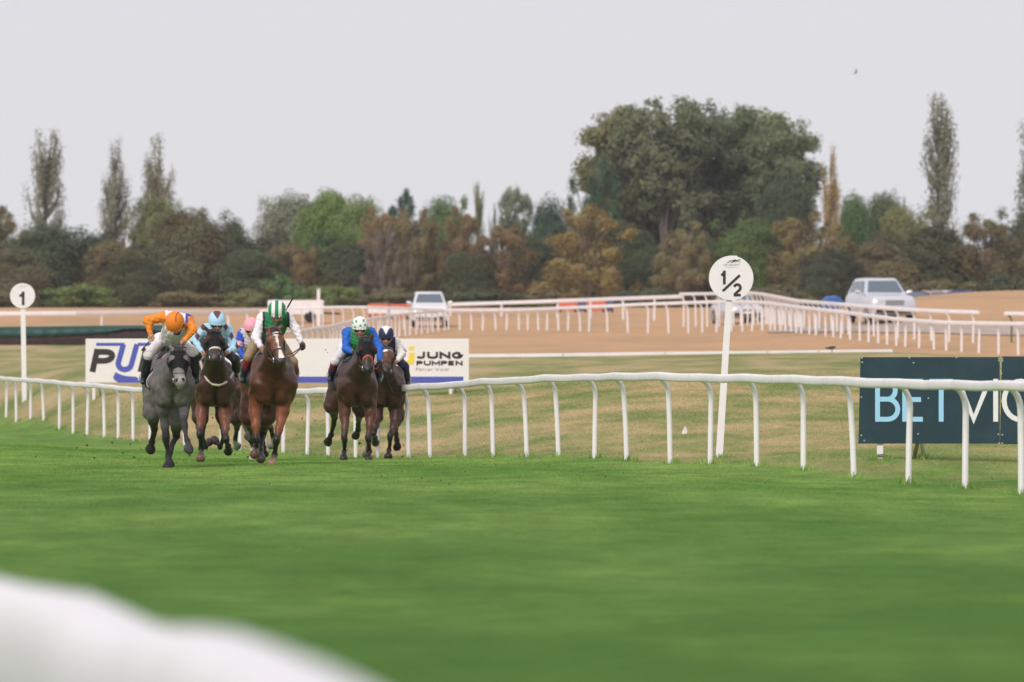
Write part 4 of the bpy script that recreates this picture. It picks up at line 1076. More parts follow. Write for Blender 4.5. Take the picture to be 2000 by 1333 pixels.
class Horse:
    pass
def make_horse(nm_label, D, cx, yaw, gy, coat, legs, head, opts):
    """D: distance of the chest; cx: photo column of the breastbone; gy: photo row of the ground there"""
    H = Horse(); ps = math.radians(yaw); Fv = np.array([math.sin(ps), -math.cos(ps), 0]); Lv = np.array([math.cos(ps), math.sin(ps), 0]); Up = np.array([0, 0, 1.0])
    chest = at(cx, gy, D); lift = opts.get("lift", 0.0)
    O = chest - .60 * Fv; O[2] = chest[2] + lift
    def B(t, l, z): return O + t * Fv + l * Lv + z * Up
    def at2(px, py, dd): return at(px, py, dd)
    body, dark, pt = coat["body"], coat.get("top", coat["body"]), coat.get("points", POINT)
    fore = coat.get("fore", body)
    P = []
    A = P.append
    sc = opts.get("width", .94)
    # trunk
    A(prim(B(.36, 0, 1.20), B(-.40, 0, 1.22), .28 * (.4 + .6 * sc), .265 * (.4 + .6 * sc), .08, body)); A(prim(B(.44, 0, 1.06), B(-.15, 0, 1.07), .235, .225, .08, body)); A(prim(B(-.1, 0, 1.08), B(-.55, 0, 1.20), .24, .19, .08, body))
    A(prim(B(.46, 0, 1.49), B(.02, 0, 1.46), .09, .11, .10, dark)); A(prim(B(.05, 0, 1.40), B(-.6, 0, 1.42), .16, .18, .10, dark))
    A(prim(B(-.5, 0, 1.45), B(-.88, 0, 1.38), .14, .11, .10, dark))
    for sx in (-1, 1):
        A(prim(B(-.55, sx * .13, 1.34), B(-.84, sx * .14, 1.20), .20, .17, .08, body)); A(prim(B(-.70, sx * .16, 1.2), B(-.62, sx * .18, .98), .17, .13, .07, body))
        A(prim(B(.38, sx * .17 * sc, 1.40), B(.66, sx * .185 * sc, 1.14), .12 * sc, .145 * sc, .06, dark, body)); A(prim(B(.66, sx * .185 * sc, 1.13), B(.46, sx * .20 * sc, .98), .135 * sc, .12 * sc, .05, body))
        A(prim(B(.70, sx * .11, 1.18), B(.64, sx * .125, .96), .12, .115, .03, body)); A(prim(B(.25, sx * .22, 1.18), B(-.3, sx * .23, 1.16), .10, .09, .08, body))
    # head and neck measured from the photograph
    (ppx, ppy), (mpx, mpy) = head["poll"], head["muzzle"]
    tp = head.get("t", 1.22); poll = at2(ppx, ppy, D - (tp - .6)); mz = at2(mpx, mpy, D - (tp - .6)); dv = mz - poll
    HL = .53; rem = HL ** 2 - dv[0] ** 2 - dv[2] ** 2; dv[1] = -math.sqrt(max(rem, .02)); mz = poll + dv
    hd = unit(dv); hs = unit(np.cross(hd, np.cross(Lv, hd))); hs = unit(Lv - hd * (Lv @ hd)); rl = math.radians(head.get("roll", 0))
    fn = unit(np.cross(hs, hd)); fn = fn if fn[2] > 0 or fn[1] < 0 else -fn
    if fn @ (Up * .6 - np.array([0, 1, 0])) < 0: fn = -fn
    fc = coat.get("face", body); mzc = coat.get("muzzle", (fc[0] * .45, fc[1] * .42, fc[2] * .45)); nk = coat.get("neck", body)
    hl = float(np.linalg.norm(dv))
    def Hd(s, l, n): return poll + hd * (s * hl) + hs * (l * 1.16) + fn * (n * 1.1)
    nb1, nb2 = B(.47, 0, 1.43), B(.64, 0, 1.22)
    crest = poll - fn * .02 - hd * .04; thr = Hd(.26, 0, -.13)
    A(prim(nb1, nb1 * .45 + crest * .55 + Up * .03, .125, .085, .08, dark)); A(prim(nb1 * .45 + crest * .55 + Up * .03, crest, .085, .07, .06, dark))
    A(prim(nb2, nb2 * .45 + thr * .55, .20, .135, .08, nk)); A(prim(nb2 * .45 + thr * .55, thr, .135, .095, .06, nk))
    A(prim((nb1 + nb2) / 2, (crest + thr) / 2, .19, .085, .08, nk))
    for sx in (-1, 1): A(prim(B(.58, sx * .10, 1.30), (nb2 + thr) / 2 + hs * sx * .045, .13, .07, .06, nk))
    hp = []
    Ah = hp.append
    Ah(prim(Hd(.02, 0, -.03), Hd(.24, 0, -.015), .088, .098, .03, fc)); Ah(prim(Hd(.22, 0, -.02), Hd(.62, 0, -.015), .096, .062, .03, fc)); Ah(prim(Hd(.60, 0, -.015), Hd(.93, 0, -.025), .064, .058, .03, fc, mzc))
    Ah(prim(Hd(.24, 0, -.12), Hd(.50, 0, -.10), .085, .06, .04, fc)); Ah(prim(Hd(.48, 0, -.10), Hd(.90, 0, -.085), .055, .038, .03, fc, mzc))
    for sx in (-1, 1):
        Ah(prim(Hd(.28, sx * .045, -.10), Hd(.38, sx * .045, -.10), .072, .06, .03, fc))                       # cheek
        Ah(prim(Hd(.24, sx * .072, .028), Hd(.33, sx * .078, .02), .034, .03, .02, fc))                          # brow over the eye
        Ah(prim(Hd(.88, sx * .036, .002), Hd(.97, sx * .034, -.02), .034, .030, .015, mzc))                       # nostril wing
        Ah(prim(Hd(.40, sx * .052, -.03), Hd(.66, sx * .042, -.03), .018, .012, .02, fc))                         # face ridge
    Ah(prim(Hd(.97, 0, -.055), Hd(1.0, 0, -.075), .040, .034, .02, mzc))
    hp[:] = [(p[0], p[1], p[2] * 1.17, p[3] * 1.17, p[4], p[5], p[6]) for p in hp]
    ears = head.get("ears", [None, None])
    for sx, e in zip((-1, 1), ears):
        b0 = Hd(-.015, sx * .058, .03)
        if e is None: tip = b0 - hd * .02 - fn * .12 + np.array([0, .05, -.01])
        else: tip = at2(e[0], e[1], b0[1] - .02)
        mid = b0 * .5 + tip * .5 + hs * sx * .012
        Ah(prim(b0, mid, .030, .026, .015, fc)); Ah(prim(mid, tip, .026, .006, .012, fc, pt))
    P += hp
    # legs
    for which, j in legs.items():
        isf = which[0] == 'f'; sx = -1 if which[1] == 'l' else 1
        t0 = j.get("t", .50 if isf else -.62); dd = D - (t0 - .6) * math.cos(ps)
        pts = [at2(*j["p"][0][:2], dd)]
        for q, L in zip(j["p"][1:], LEGF if isf else LEGH):
            prev = pts[-1]; c = at2(q[0], q[1], prev[1]); e = c - prev; e[1] = 0; r2 = L * L - e @ e
            e[1] = q[2] * math.sqrt(max(r2, 0.0)); pts.append(prev + e)
        a0, a1, a2, a3 = pts
        sock = j.get("sock"); bandc = j.get("band"); hoofc = j.get("hoof", HOOF)
        low = bandc or pt; pas = sock or pt; kn = pt
        if isf:
            A(prim(B(.48, sx * .195 * sc, 1.08), a0, .13 * sc, .090, .05, body, fore)); A(prim(a0, a0 * .45 + a1 * .55, .085, .058, .04, fore)); A(prim(a0 * .45 + a1 * .55, a1, .056, .043, .03, fore, kn))
            A(prim(a1 + unit(a0 - a1) * .03, a1 - unit(a1 - a2) * .04, .050, .046, .02, kn)); A(prim(a1, a2, .038, .033, .02, low))
        else:
            A(prim(B(-.66, sx * .17, 1.12), a0, .17, .125, .06, body)); A(prim(a0, a0 * .5 + a1 * .5, .115, .075, .05, body, coat.get("gaskin", body))); A(prim(a0 * .5 + a1 * .5, a1, .072, .050, .03, coat.get("gaskin", body), kn))
            back = unit(np.array([0, 1.0, .25])); A(prim(a1, a1 + back * .035, .050, .036, .02, kn)); A(prim(a1, a2, .042, .035, .02, low))
        A(prim(a2, a2 + unit(a2 - a1) * .012, .047, .044, .02, low if not sock else sock))
        hd_ = unit(a3 - a2); A(prim(a2, a2 + hd_ * .10, .038, .036, .015, pas))
        A(prim(a2 + hd_ * .115, a2 + hd_ * .12, .046, .047, .015, sock or pt)); A(prim(a2 + hd_ * .13, a2 + hd_ * .18, .055, .070, .010, hoofc))
    root = tag(empty("horse", O), nm_label, "horse", "horses galloping up the track")
    H.root, H.B, H.D, H.O, H.Hd, H.hd, H.hs, H.fn, H.hl, H.Fv, H.Lv, H.P, H.hp, H.poll, H.mz = root, B, D, O, Hd, hd, hs, fn, hl, Fv, Lv, P, hp, poll, mz
    marks = head.get("marks")
    def local(V):
        q = V - poll; return q @ hd / hl, q @ hs / 1.16, q @ fn / 1.1
    def colorize(V, c):
        s, l, n = local(V); near = (np.abs(l) < .16) & (s > -.1) & (s < 1.15) & (n > -.2) & (n < .2)
        for sx in (-1, 1):       # nostrils
            m = near & (((s - .945) / .045) ** 2 + ((l - sx * .040) / .017) ** 2 < 1) & (n > -.06); c[m] = (.006, .005, .005)
        m = near & (s > .9) & (np.abs(n + .078) < .006); c[m] *= .35   # mouth line
        if marks: c = marks(s, l, n, near, V, c)
        return c
    skin("body", P, .0135, coat.get("mat", COAT), root, color=colorize, org=O, muscle=.009, soft=coat.get("soft", .02))
    for sx in (-1, 1):
        if opts.get("hood"): break
        bm = bmesh.new(); bmesh.ops.create_icosphere(bm, subdivisions=2, radius=.023); me = bpy.data.meshes.new("eye"); bm.to_mesh(me); bm.free()
        o = link("eye", me, EYE, root); o.location = Vector(Hd(.285, sx * .088, .004) - O)
    # mane, forelock and tail
    hair = opts.get("hair", (.012, .010, .010)); mp = []
    jr = random.Random(int(cx))
    for q in range(14):
        t = q / 13.0; p0 = (nb1 * (1 - t) + crest * t) + Up * (.095 - .02 * t); sl = jr.choice([1, 1, -1]) if opts.get("mane_both") else opts.get("mane", 1)
        p1 = p0 + hs * sl * .11 - Up * jr.uniform(.03, .10) + np.array([0, .06, 0]); mp.append(prim(p0 - Up * .03, p1, .028, .010, .02, hair))
    for q in range(4): mp.append(prim(Hd(0, (q - 1.5) * .02, .06), Hd(.16, (q - 1.5) * .03, .105), .022, .008, .02, hair))
    skin("mane", mp, .011, TACK, root, org=O, wob=.004)
    tl = []; tb = B(-.93, 0, 1.38)
    for q in range(9):
        e = tb - Fv * (.55 + .05 * jr.random()) + Lv * jr.uniform(-.10, .10) + Up * jr.uniform(-.30, .02); md = tb - Fv * .28 + Up * .05 + Lv * jr.uniform(-.04, .04)
        tl += [prim(tb, md, .05, .045, .03, hair), prim(md, e, .040, .010, .03, hair)]
    skin("tail", tl, .014, TACK, root, org=O)
    tackc = opts.get("tack", BLK)
    # bridle: bands cut out of a skin lying just over the head
    def band(name, s0, w, c, infl=.008, nmin=-1, slope=0.0, h=.008, par=None):
        def clip(X, Y, Z):
            s = ((X - poll[0]) * hd[0] + (Y - poll[1]) * hd[1] + (Z - poll[2]) * hd[2]); n = ((X - poll[0]) * fn[0] + (Y - poll[1]) * fn[1] + (Z - poll[2]) * fn[2])
            return np.abs(s - s0 * hl - slope * n) - w
        pr = [(p[0], p[1], p[2], p[3], p[4], c, c) for p in hp if not (p[3] < .012)]
        return skin(name, pr, h, TACK, root, inflate=infl, clip=clip, org=O, it=1)
    for nm_, s0, w, c, slope in opts.get("bands", [("noseband", .66, .011, tackc, 0.0), ("browband", .14, .010, tackc, .4)]): band(nm_, s0, w, c, slope=slope)
    mb = MB()
    for sx in (-1, 1):
        pts = [Hd(.06, sx * .098, -.02), Hd(.28, sx * .112, -.05), Hd(.55, sx * .088, -.065), Hd(.78, sx * .068, -.07)]
        mb.tube([p - O for p in pts], .009, 6)
    mb.build("cheek_strap", mat("tack_plain_%s" % nm_label[:12], tackc, .5), root, 60)
    for sx in (-1, 1):
        ce = Hd(.80, sx * .072, -.072); ring = [ce + hd * .034 * math.cos(a) + fn * .034 * math.sin(a) for a in np.linspace(0, 6.283, 13)]
        mb = MB(); mb.tube([p - O for p in ring], .006, 5, False); mb.build("bit_ring", BITM, root, 60)
    H.bit = [Hd(.80, -.08, -.08), Hd(.80, .08, -.08)]
    if opts.get("hood"):
        s_end = opts.get("hood_end", .52); hc = opts.get("hood_color", (.009, .009, .011))
        hpz = [(p[0], p[1], p[2], p[3], p[4], hc, hc) for p in hp if p[2] > .033 or p[3] > .05]
        def hclip(X, Y, Z):
            s = ((X - poll[0]) * hd[0] + (Y - poll[1]) * hd[1] + (Z - poll[2]) * hd[2]); n = ((X - poll[0]) * fn[0] + (Y - poll[1]) * fn[1] + (Z - poll[2]) * fn[2])
            return np.maximum(s - (s_end * hl + .22 * np.minimum(n, 0)), -(s + .06))
        eye_c = coat.get("eyehole", fc)
        def hcol(V, c):
            s, l, n = local(V)
            for sx in (-1, 1):
                m = ((s - .275) / .085) ** 2 + ((n - .035) / .05) ** 2 < 1; m &= (np.sign(l) == sx) & (np.abs(l) > .052); c[m] = eye_c
            return c
        skin("blinker_hood", hpz, .008, mat("hood_cloth", rough=.75, spec=.2, attr="col"), root, inflate=.009, clip=hclip, color=hcol, org=O)
        for sx in (-1, 1):      # stiff cups bulging outside the eyes
            c0 = Hd(.25, sx * .100, -.012); c1 = Hd(.33, sx * .104, -.014)
            skin("blinker_cup", [prim(c0, c1, .050, .048, .01, (.008, .008, .010))], .008, TACK, root, org=O)
    # saddle cloth and girth cut from a skin over the trunk
    tr = [(p[0], p[1], p[2], p[3], p[4], (.012, .016, .045), (.012, .016, .045)) for p in P[:18]]
    def cl(t0, t1, zlo, ex=None):
        def clip(X, Y, Z):
            t = (X - O[0]) * Fv[0] + (Y - O[1]) * Fv[1]; z = Z - O[2]
            return np.maximum(np.maximum(t - t1 - (z - 1.3) * .1, t0 - t), zlo - z)
        return clip
    cc = opts.get("cloth", (.012, .016, .045)); edgec = opts.get("cloth_edge")
    def ccol(V, c):
        c[:] = cc
        if edgec is not None:
            q = V - O; t = q @ Fv; m = t > .17 + (q[:, 2] - 1.3) * .1; c[m] = edgec
        return c
    skin("saddle_cloth", tr, .012, CLOTH, root, inflate=.016, clip=cl(-.34, .20, 1.10), org=O, color=ccol)
    skin("saddle", tr, .012, LEATHER, root, inflate=.034, clip=cl(-.26, .08, 1.30), org=O, color=lambda V, c: c * 0 + .015)
    skin("girth", tr, .011, TACK, root, inflate=.010, clip=cl(.05, .15, .5), org=O, color=lambda V, c: c * 0 + np.array(opts.get("girth", (.02, .02, .03))))
    if opts.get("breast"):      # pale breastgirth across the chest
        pts = opts["breast"]; q3 = []
        for px, py, l in pts:
            dd = D - .02; best = None
            for y in np.arange(D - .55, D + .5, .01):
                p = at(px, py, y)
                if min(pdist(p_, p[None])[0][0] for p_ in P[:26]) < .0: best = p; break
            q3.append((best if best is not None else at(px, py, D)) + np.array([0, -.012, 0]))
        mb = MB(); mb.tube([p - O for p in q3], .022, 8); mb.build("breastgirth", mat("sheepskin", (.55, .46, .36), .9, var=.2, vscale=40), root, 70)
    return H

# ------------------------------------------------------------------ riders
SK = (.42, .22, .15)
def make_rider(H, label, R, silk, helm_col, helm_fn, silk_fn=None, breech=(.70, .66, .66), boots=BLK, cuff=None, goggles=False, skinc=SK):
    O, B, D, Fv, Lv = H.O, H.B, H.D, H.Fv, H.Lv; Up = np.array([0, 0, 1.0])
    def Q(k, t):
        px, py = R[k][:2]; tt = R[k][2] if len(R[k]) > 2 else t; return at(px, py, D - (tt - .6))
    hc = Q("head", .66); sl, sr = Q("sl", .40), Q("sr", .40); el, er = Q("el", .50), Q("er", .50); hl_, hr_ = Q("hl", .70), Q("hr", .70)
    kl, kr = Q("kl", .22), Q("kr", .22); fl, fr = Q("fl", -.02), Q("fr", -.02)
    def out(p, m):
        l = (p - O) @ Lv; return p + Lv * (math.copysign(max(abs(l), m), l) - l)
    kl, kr, fl, fr = out(kl, .31), out(kr, .31), out(fl, .36), out(fr, .36)
    hip = B(R.get("hip_t", -.34), R.get("hip_l", 0), R.get("hip_z", 1.80)); hpl, hpr = hip - Lv * .10, hip + Lv * .10
    neck = (sl + sr) / 2 + np.array([0, -.02, .015]); chest = (sl + sr) / 2 + np.array([0, .06, -.10])
    fwd = unit(R.get("look", (0, -1, -.45))); side = unit(np.cross(fwd, Up)); side = side if side[0] > 0 else -side; up = unit(np.cross(side, fwd)); up = up if up[2] > 0 else -up
    face = hc + fwd * .02 - up * .055
    sh = [prim(hip, chest, .145, .165, .06, silk), prim(sl * .86 + sr * .14, sr * .86 + sl * .14, .088, .088, .06, silk), prim(chest - Up * .02, (hip + chest) / 2 - Up * .05, .14, .13, .06, silk), prim(neck, neck + unit(hc - neck) * .05, .07, .062, .03, silk)]
    slc = R.get("sleeve", silk)
    for s_, e_, h_ in ((sl, el, hl_), (sr, er, hr_)):
        wr = h_ + unit(e_ - h_) * .075
        sh += [prim(s_, e_, .074, .060, .05, slc), prim(e_, wr, .060, .040, .04, slc)]
    br = [prim(hpl, hpr, .135, .135, .05, breech)]
    bt = []
    for h_, k_, f_ in ((hpl, kl, fl), (hpr, kr, fr)):
        br += [prim(h_, k_, .10, .064, .05, breech), prim(k_, k_ + (f_ - k_) * .20, .062, .056, .04, breech)]
        bt += [prim(k_ + (f_ - k_) * .08, k_ + (f_ - k_) * .55, .068, .062, .03, cuff or boots, boots), prim(k_ + (f_ - k_) * .55, f_, .060, .045, .03, boots), prim(f_ + np.array([0, .09, .0]), f_ + np.array([0, -.12, -.015]), .042, .034, .03, boots)]
    bd = [prim(p[0], p[1], p[2] - .012, p[3] - .012, p[4], skinc) for p in sh + br + bt]
    # head with brow, nose, cheeks, mouth, chin and ears
    hd = [prim(hc - up * .01, face, .088, .078, .03, skinc), prim(face + fwd * .03, hc + fwd * .03 - up * .105, .062, .042, .03, skinc), prim(hc + fwd * .098 - up * .035, hc + fwd * .118 - up * .066, .012, .017, .012, skinc),
          prim(hc + fwd * .082 - up * .025 - side * .04, hc + fwd * .082 - up * .025 + side * .04, .018, .018, .012, skinc), prim(hc + fwd * .075 - up * .122, hc + fwd * .07 - up * .128, .024, .024, .02, skinc),
          prim(hc + fwd * .088 - up * .092 - side * .016, hc + fwd * .088 - up * .092 + side * .016, .011, .011, .008, (.34, .12, .10))]
    for sx in (-1, 1): hd += [prim(hc + side * sx * .085 - up * .04, hc + side * sx * .085 - up * .075, .018, .012, .01, skinc), prim(hc + fwd * .06 + side * sx * .045 - up * .065, hc + fwd * .05 + side * sx * .04 - up * .08, .028, .022, .02, skinc)]
    hd.append(prim(hc - up * .06 - fwd * .02, neck, .058, .06, .03, skinc))
    gl = R.get("gloves", (None, None))
    for n_, (h_, e_) in enumerate(((hl_, el), (hr_, er))):
        g = gl[n_] or skinc; ax_ = unit(h_ - e_); dn = unit(np.array([0, -.6, -.5])); wid = unit(np.cross(ax_, dn)); sx = -1 if n_ == 0 else 1
        hd.append(prim(h_ - ax_ * .085, h_ - ax_ * .02, .028, .030, .02, g)); hd.append(prim(h_ - ax_ * .02 - wid * .022, h_ - ax_ * .0 + wid * .022, .030, .030, .02, g))
        for q in range(4):      # four fingers curled round the rein, the thumb closing over them
            o_ = wid * (q - 1.5) * .021; k1 = h_ + ax_ * (.034 - .003 * abs(q - 1.2)) + o_ + dn * .006; k2 = k1 + dn * .030 - ax_ * .004; k3 = k2 - ax_ * .030 + dn * .002
            hd += [prim(h_ + o_, k1, .0105, .0102, .004, g), prim(k1, k2, .0100, .0095, .003, g), prim(k2, k3, .0093, .0085, .003, g)]
        tb = h_ - ax_ * .03 - wid * .034; hd += [prim(tb, tb + ax_ * .038 - wid * .012 + dn * .018, .0125, .0115, .006, g), prim(tb + ax_ * .038 - wid * .012 + dn * .018, tb + ax_ * .05 + wid * .012 + dn * .034, .0112, .0098, .004, g)]
    root = tag(empty("person", hip), label, "person", "riders crouched over their horses")
    skin("body", bd + hd, .0105, SKINM, root, org=hip)
    def sleeves_cut(X, Y, Z): return None
    sfn = (lambda V, c: silk_fn(V, c, dict(hc=hc, sl=sl, sr=sr, el=el, er=er, hl=hl_, hr=hr_, chest=chest, side=Lv, hip=hip))) if silk_fn else None
    skin("shirt", sh, .0105, CLOTH, root, color=sfn, org=hip, wob=.007, soft=.006)
    skin("breeches", br, .0115, CLOTH, root, org=hip, wob=.004)
    for q in (0, 3): skin("boot", bt[q:q + 3], .011, LEATHER, root, org=hip, soft=.006)
    # skull cap with a silk cover and a short peak
    cen = hc + up * .03 - fwd * .005
    hp_ = [prim(cen - fwd * .026, cen + fwd * .026, .124, .122, .03, helm_col), prim(cen + up * .01, cen + up * .024, .123, .120, .02, helm_col)]
    for a in np.linspace(-.8, .8, 7): hp_.append(prim(cen + (fwd * math.cos(a) + side * math.sin(a)) * .107 - up * .012, cen + (fwd * math.cos(a) + side * math.sin(a)) * (.138 + .03 * math.cos(a)) - up * .028, .012, .007, .012, helm_col))
    def hclip(X, Y, Z):
        u = (X - cen[0]) * up[0] + (Y - cen[1]) * up[1] + (Z - cen[2]) * up[2]; f = (X - cen[0]) * fwd[0] + (Y - cen[1]) * fwd[1] + (Z - cen[2]) * fwd[2]
        return -(u + .040 + np.clip(-f, 0, .2) * .35)
    def hcol(V, c):
        q = V - cen; return helm_fn(q @ side / .124, q @ up / .124, q @ fwd / .124, c) if helm_fn else c
    skin("helmet", hp_, .0062, CLOTH, root, clip=hclip, color=hcol, org=hip, soft=.004, it=3)
    if goggles:
        gp = [prim(hc + fwd * .085 - up * .032 + side * a, hc + fwd * .085 - up * .032 + side * (a + .03), .021, .021, .01, (.01, .01, .012)) for a in (-.06, -.03, .0, .03)]
        skin("goggles", gp, .007, LEATHER, root, org=hip)
    # chin strap
    mb = MB(); mb.tube([p - hip for p in (hc + side * .09 - up * .02 + fwd * .02, hc + side * .055 - up * .10 + fwd * .045, hc - up * .145 + fwd * .06, hc - side * .055 - up * .10 + fwd * .045, hc - side * .09 - up * .02 + fwd * .02)], .006, 5); mb.build("chin_strap", mat("strap_black", BLK, .6), root, 60)
    hands = dict(hl=hl_, hr=hr_)
    # reins belong to the horse's bridle
    mb = MB()
    if R.get('one_hand'): hl_ = hr_ + Lv * -.02
    for b_, h_ in zip(H.bit, (hl_, hr_)):
        md = (b_ + h_) / 2 - Up * R.get("sag", .05); mb.tube([b_ - O, (b_ * .6 + md * .4) - O, md - O, (md * .5 + h_ * .5) - Up * .005 - O, h_ - O], .009, 6)
    mid = (hl_ + hr_) / 2 - Up * .10 + np.array([0, .12, 0]); mb.tube([hl_ - O, (hl_ + mid) / 2 - O - Up * .03, mid - O, (hr_ + mid) / 2 - O - Up * .03, hr_ - O], .009, 6)
    mb.build("reins", mat("rein_leather", (.10, .04, .025), .5), H.root, 60)
    # stirrup irons hang from the saddle
    for f_ in (fl, fr):
        mb = MB(); e = f_ + np.array([0, -.03, 0]); mb.tube([e + Lv * .055 * math.cos(a) + Up * (.05 + .065 * math.sin(a)) - O for a in np.linspace(0, 6.283, 13)], .008, 5, False); st = mb.build("stirrup", BITM, H.root, 60)
        mb = MB(); mb.tube([e + Up * .11 - O, B(-.02, np.sign((f_ - O) @ Lv) * .27, 1.40) - O], .012, 5); mb.build("stirrup_leather", mat("strap_black", BLK, .6), H.root)
    return hands
def whip(a, b, label):
    a, b = np.array(a), np.array(b); o = tag(empty("whip", a), label, "whip"); m = mat("whip_black", (.015, .012, .012), .5)
    mb = MB(); mb.tube([(0, 0, 0), (b - a) * .28], [.013, .011], 7); mb.build("handle", m, o, 60)
    mb = MB(); mb.tube([(b - a) * .28, (b - a) * .8], [.009, .007], 6); mb.build("shaft", m, o, 60)
    mb = MB(); mb.tube([(b - a) * .8, (b - a)], [.013, .011], 6); mb.build("flap", m, o, 60)

# ------------------------------------------------------------------ the six runners
def stripes(c1, c2, w, ph=0.0):
    def f(l, u, f_, c):
        m = np.mod((l + ph) / w, 2) < 1; c[m] = c1; c[~m] = c2; return c
    return f
# 1 grey horse, rider in orange cap and sleeves
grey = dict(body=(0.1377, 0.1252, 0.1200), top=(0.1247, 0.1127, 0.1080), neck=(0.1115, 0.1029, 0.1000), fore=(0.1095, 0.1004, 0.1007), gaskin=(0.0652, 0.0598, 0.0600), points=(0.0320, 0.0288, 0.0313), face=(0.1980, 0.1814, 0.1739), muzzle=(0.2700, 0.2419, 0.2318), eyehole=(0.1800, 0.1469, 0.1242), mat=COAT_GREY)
h1 = make_horse("dark grey horse in black blinkers leading at the left of the pack", 78.2, 337, 7, 915, grey,
    dict(fl=dict(p=[(318, 800), (323, 856, 1), (328, 892, 1), (329, 913, -1)], hoof=(.03, .03, .032)), fr=dict(p=[(360, 792), (362, 828, -1), (367, 861, -1), (369.5, 879, -1)], hoof=(.06, .055, .06)),
         hl=dict(p=[(297, 806), (299, 838, 1), (294, 864, 1), (292, 880, 1)], hoof=(.02, .02, .022)), hr=dict(p=[(347, 820), (341, 852, 1), (333, 886, -1), (333, 908, -1)], hoof=(.03, .03, .032))),
    dict(poll=(348, 688), muzzle=(354, 748), ears=[(331, 671), (362, 682)], t=1.20), dict(width=.88, hood=True, hood_end=.62, cloth=(.05, .035, .06), cloth_edge=(.45, .36, .38), bands=[("noseband", .70, .010, (.10, .07, .06), .6)]))
def helm1(l, u, f, c):
    c[:] = (.80, .22, .018); m = (np.abs(l - .42 - .25 * (1 - u)) < .035) & (f < .6); c[m] = (.03, .02, .02); return c
def silk1(V, c, k):
    c[:] = (.76, .74, .76)
    def near(a, b, r):
        d, h = pdist((a, b, 0, 0), V); return d < r
    arm = near(k["sl"], k["el"], .10) | near(k["el"], k["hl"], .11) | near(k["sr"], k["er"], .10) | near(k["er"], k["hr"], .11)
    sh_in = (np.abs((V - k["chest"]) @ k["side"]) < .155)
    c[arm & ~sh_in] = (.80, .25, .02)
    c[near(k['el'], k['hl'], .075) | near(k['er'], k['hr'], .075) | near(k['er'], k['sr'] * .45 + k['er'] * .55, .09)] = (.80, .25, .02)
    q = V - k["chest"]; m = (np.abs(q @ k["side"] - .17) < .05) & (q[:, 2] > .05); c[m & sh_in | m & (q[:, 2] > .13)] = (.035, .06, .42)
    m = (q[:, 1] < -.02) & (q[:, 2] > -.13) & (q[:, 2] < .03) & (np.abs(q @ k["side"]) < .10 + q[:, 2] * .5) ; c[m] = (.015, .035, .20)
    return c
r1 = make_rider(h1, "rider in orange cap and sleeves bent low over the grey horse, whip in hand", dict(head=(342, 632), sl=(319, 619), sr=(368, 626), el=(289, 627, .44), er=(376, 645), hl=(295, 660, .50), hr=(356, 671), kl=(320, 694), kr=(375, 688), fl=(283, 745), fr=(381, 744), look=(-.12, -.55, -.85), one_hand=1, hip_z=1.74, sleeve=(.80, .25, .02)), (.76, .74, .76), (.80, .22, .018), helm1, silk1, boots=(.014, .016, .026))
whip(r1["hl"] + np.array([.03, -.01, .015]), at(277, 685, 78.5), "short black whip pointing down from the orange sleeve")
# 2 dark bay in black hood, rider in pale blue with brown diamonds
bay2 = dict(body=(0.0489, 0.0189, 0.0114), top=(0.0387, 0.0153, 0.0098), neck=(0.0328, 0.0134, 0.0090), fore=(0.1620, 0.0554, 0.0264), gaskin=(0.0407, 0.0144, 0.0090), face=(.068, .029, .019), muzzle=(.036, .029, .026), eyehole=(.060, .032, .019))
h2 = make_horse("dark bay horse in black hood and pale breastgirth, second from left", 85.0, 421, 6, 903, bay2,
    dict(fl=dict(p=[(394, 806), (392, 850, -1), (391.5, 876, 1), (392.5, 897, -1)], band=(.012, .012, .013), hoof=(.16, .09, .06)), fr=dict(p=[(440, 812), (443, 857, -1), (444, 872, 1), (444.5, 882, 1)], hoof=(.02, .018, .017)),
         hl=dict(p=[(391, 815), (392, 852, 1), (398, 874, 1), (409, 863, 1)]), hr=dict(p=[(437, 815), (436, 850, 1), (428, 874, 1), (417, 858, 1)])),
    dict(poll=(418, 652), muzzle=(423.5, 702), ears=[(394.7, 632.5), None], t=1.20),
    dict(width=.88, hood=True, hood_end=.60, bands=[("noseband", .62, .018, (.62, .58, .54), .3)], breast=[(392, 707, 0), (396, 722, 0), (404, 741, 0), (415, 751, 0), (427, 753, 0), (440, 748, 0), (450, 738, 0), (455, 729, 0)], cloth=(.02, .02, .03), girth=(.35, .05, .04)))
def helm2(l, u, f, c):
    c[:] = (.42, .66, .84); m = (np.abs(l) < (.42 - .9 * (1 - u)).clip(0, 1)) & (f > -.2) | (np.abs(l) < .30 * (u - .60).clip(0) / .3); c[m] = (.13, .045, .055); return c
def silk2(V, c, k):
    c[:] = (.40, .64, .80); q = V - k["chest"]; a = q @ k["side"]; z = q[:, 2]
    m = (np.mod(a / .085 + z / .14, 2) < .95) & (np.mod(a / .085 - z / .14, 2) < .95); c[m] = (.12, .045, .06); return c
make_rider(h2, "rider in pale blue cap and silks with brown diamonds", dict(head=(423.5, 630), sl=(400, 643), sr=(446, 645), el=(379, 664), er=(458, 680), hl=(398, 692), hr=(441, 690), kl=(393, 704), kr=(452, 702), fl=(383, 736), fr=(462, 732), look=(.1, -1, -.35), hip_z=1.76), (.40, .64, .80), (.42, .66, .84), helm2, silk2, breech=(.02, .02, .024), goggles=True)
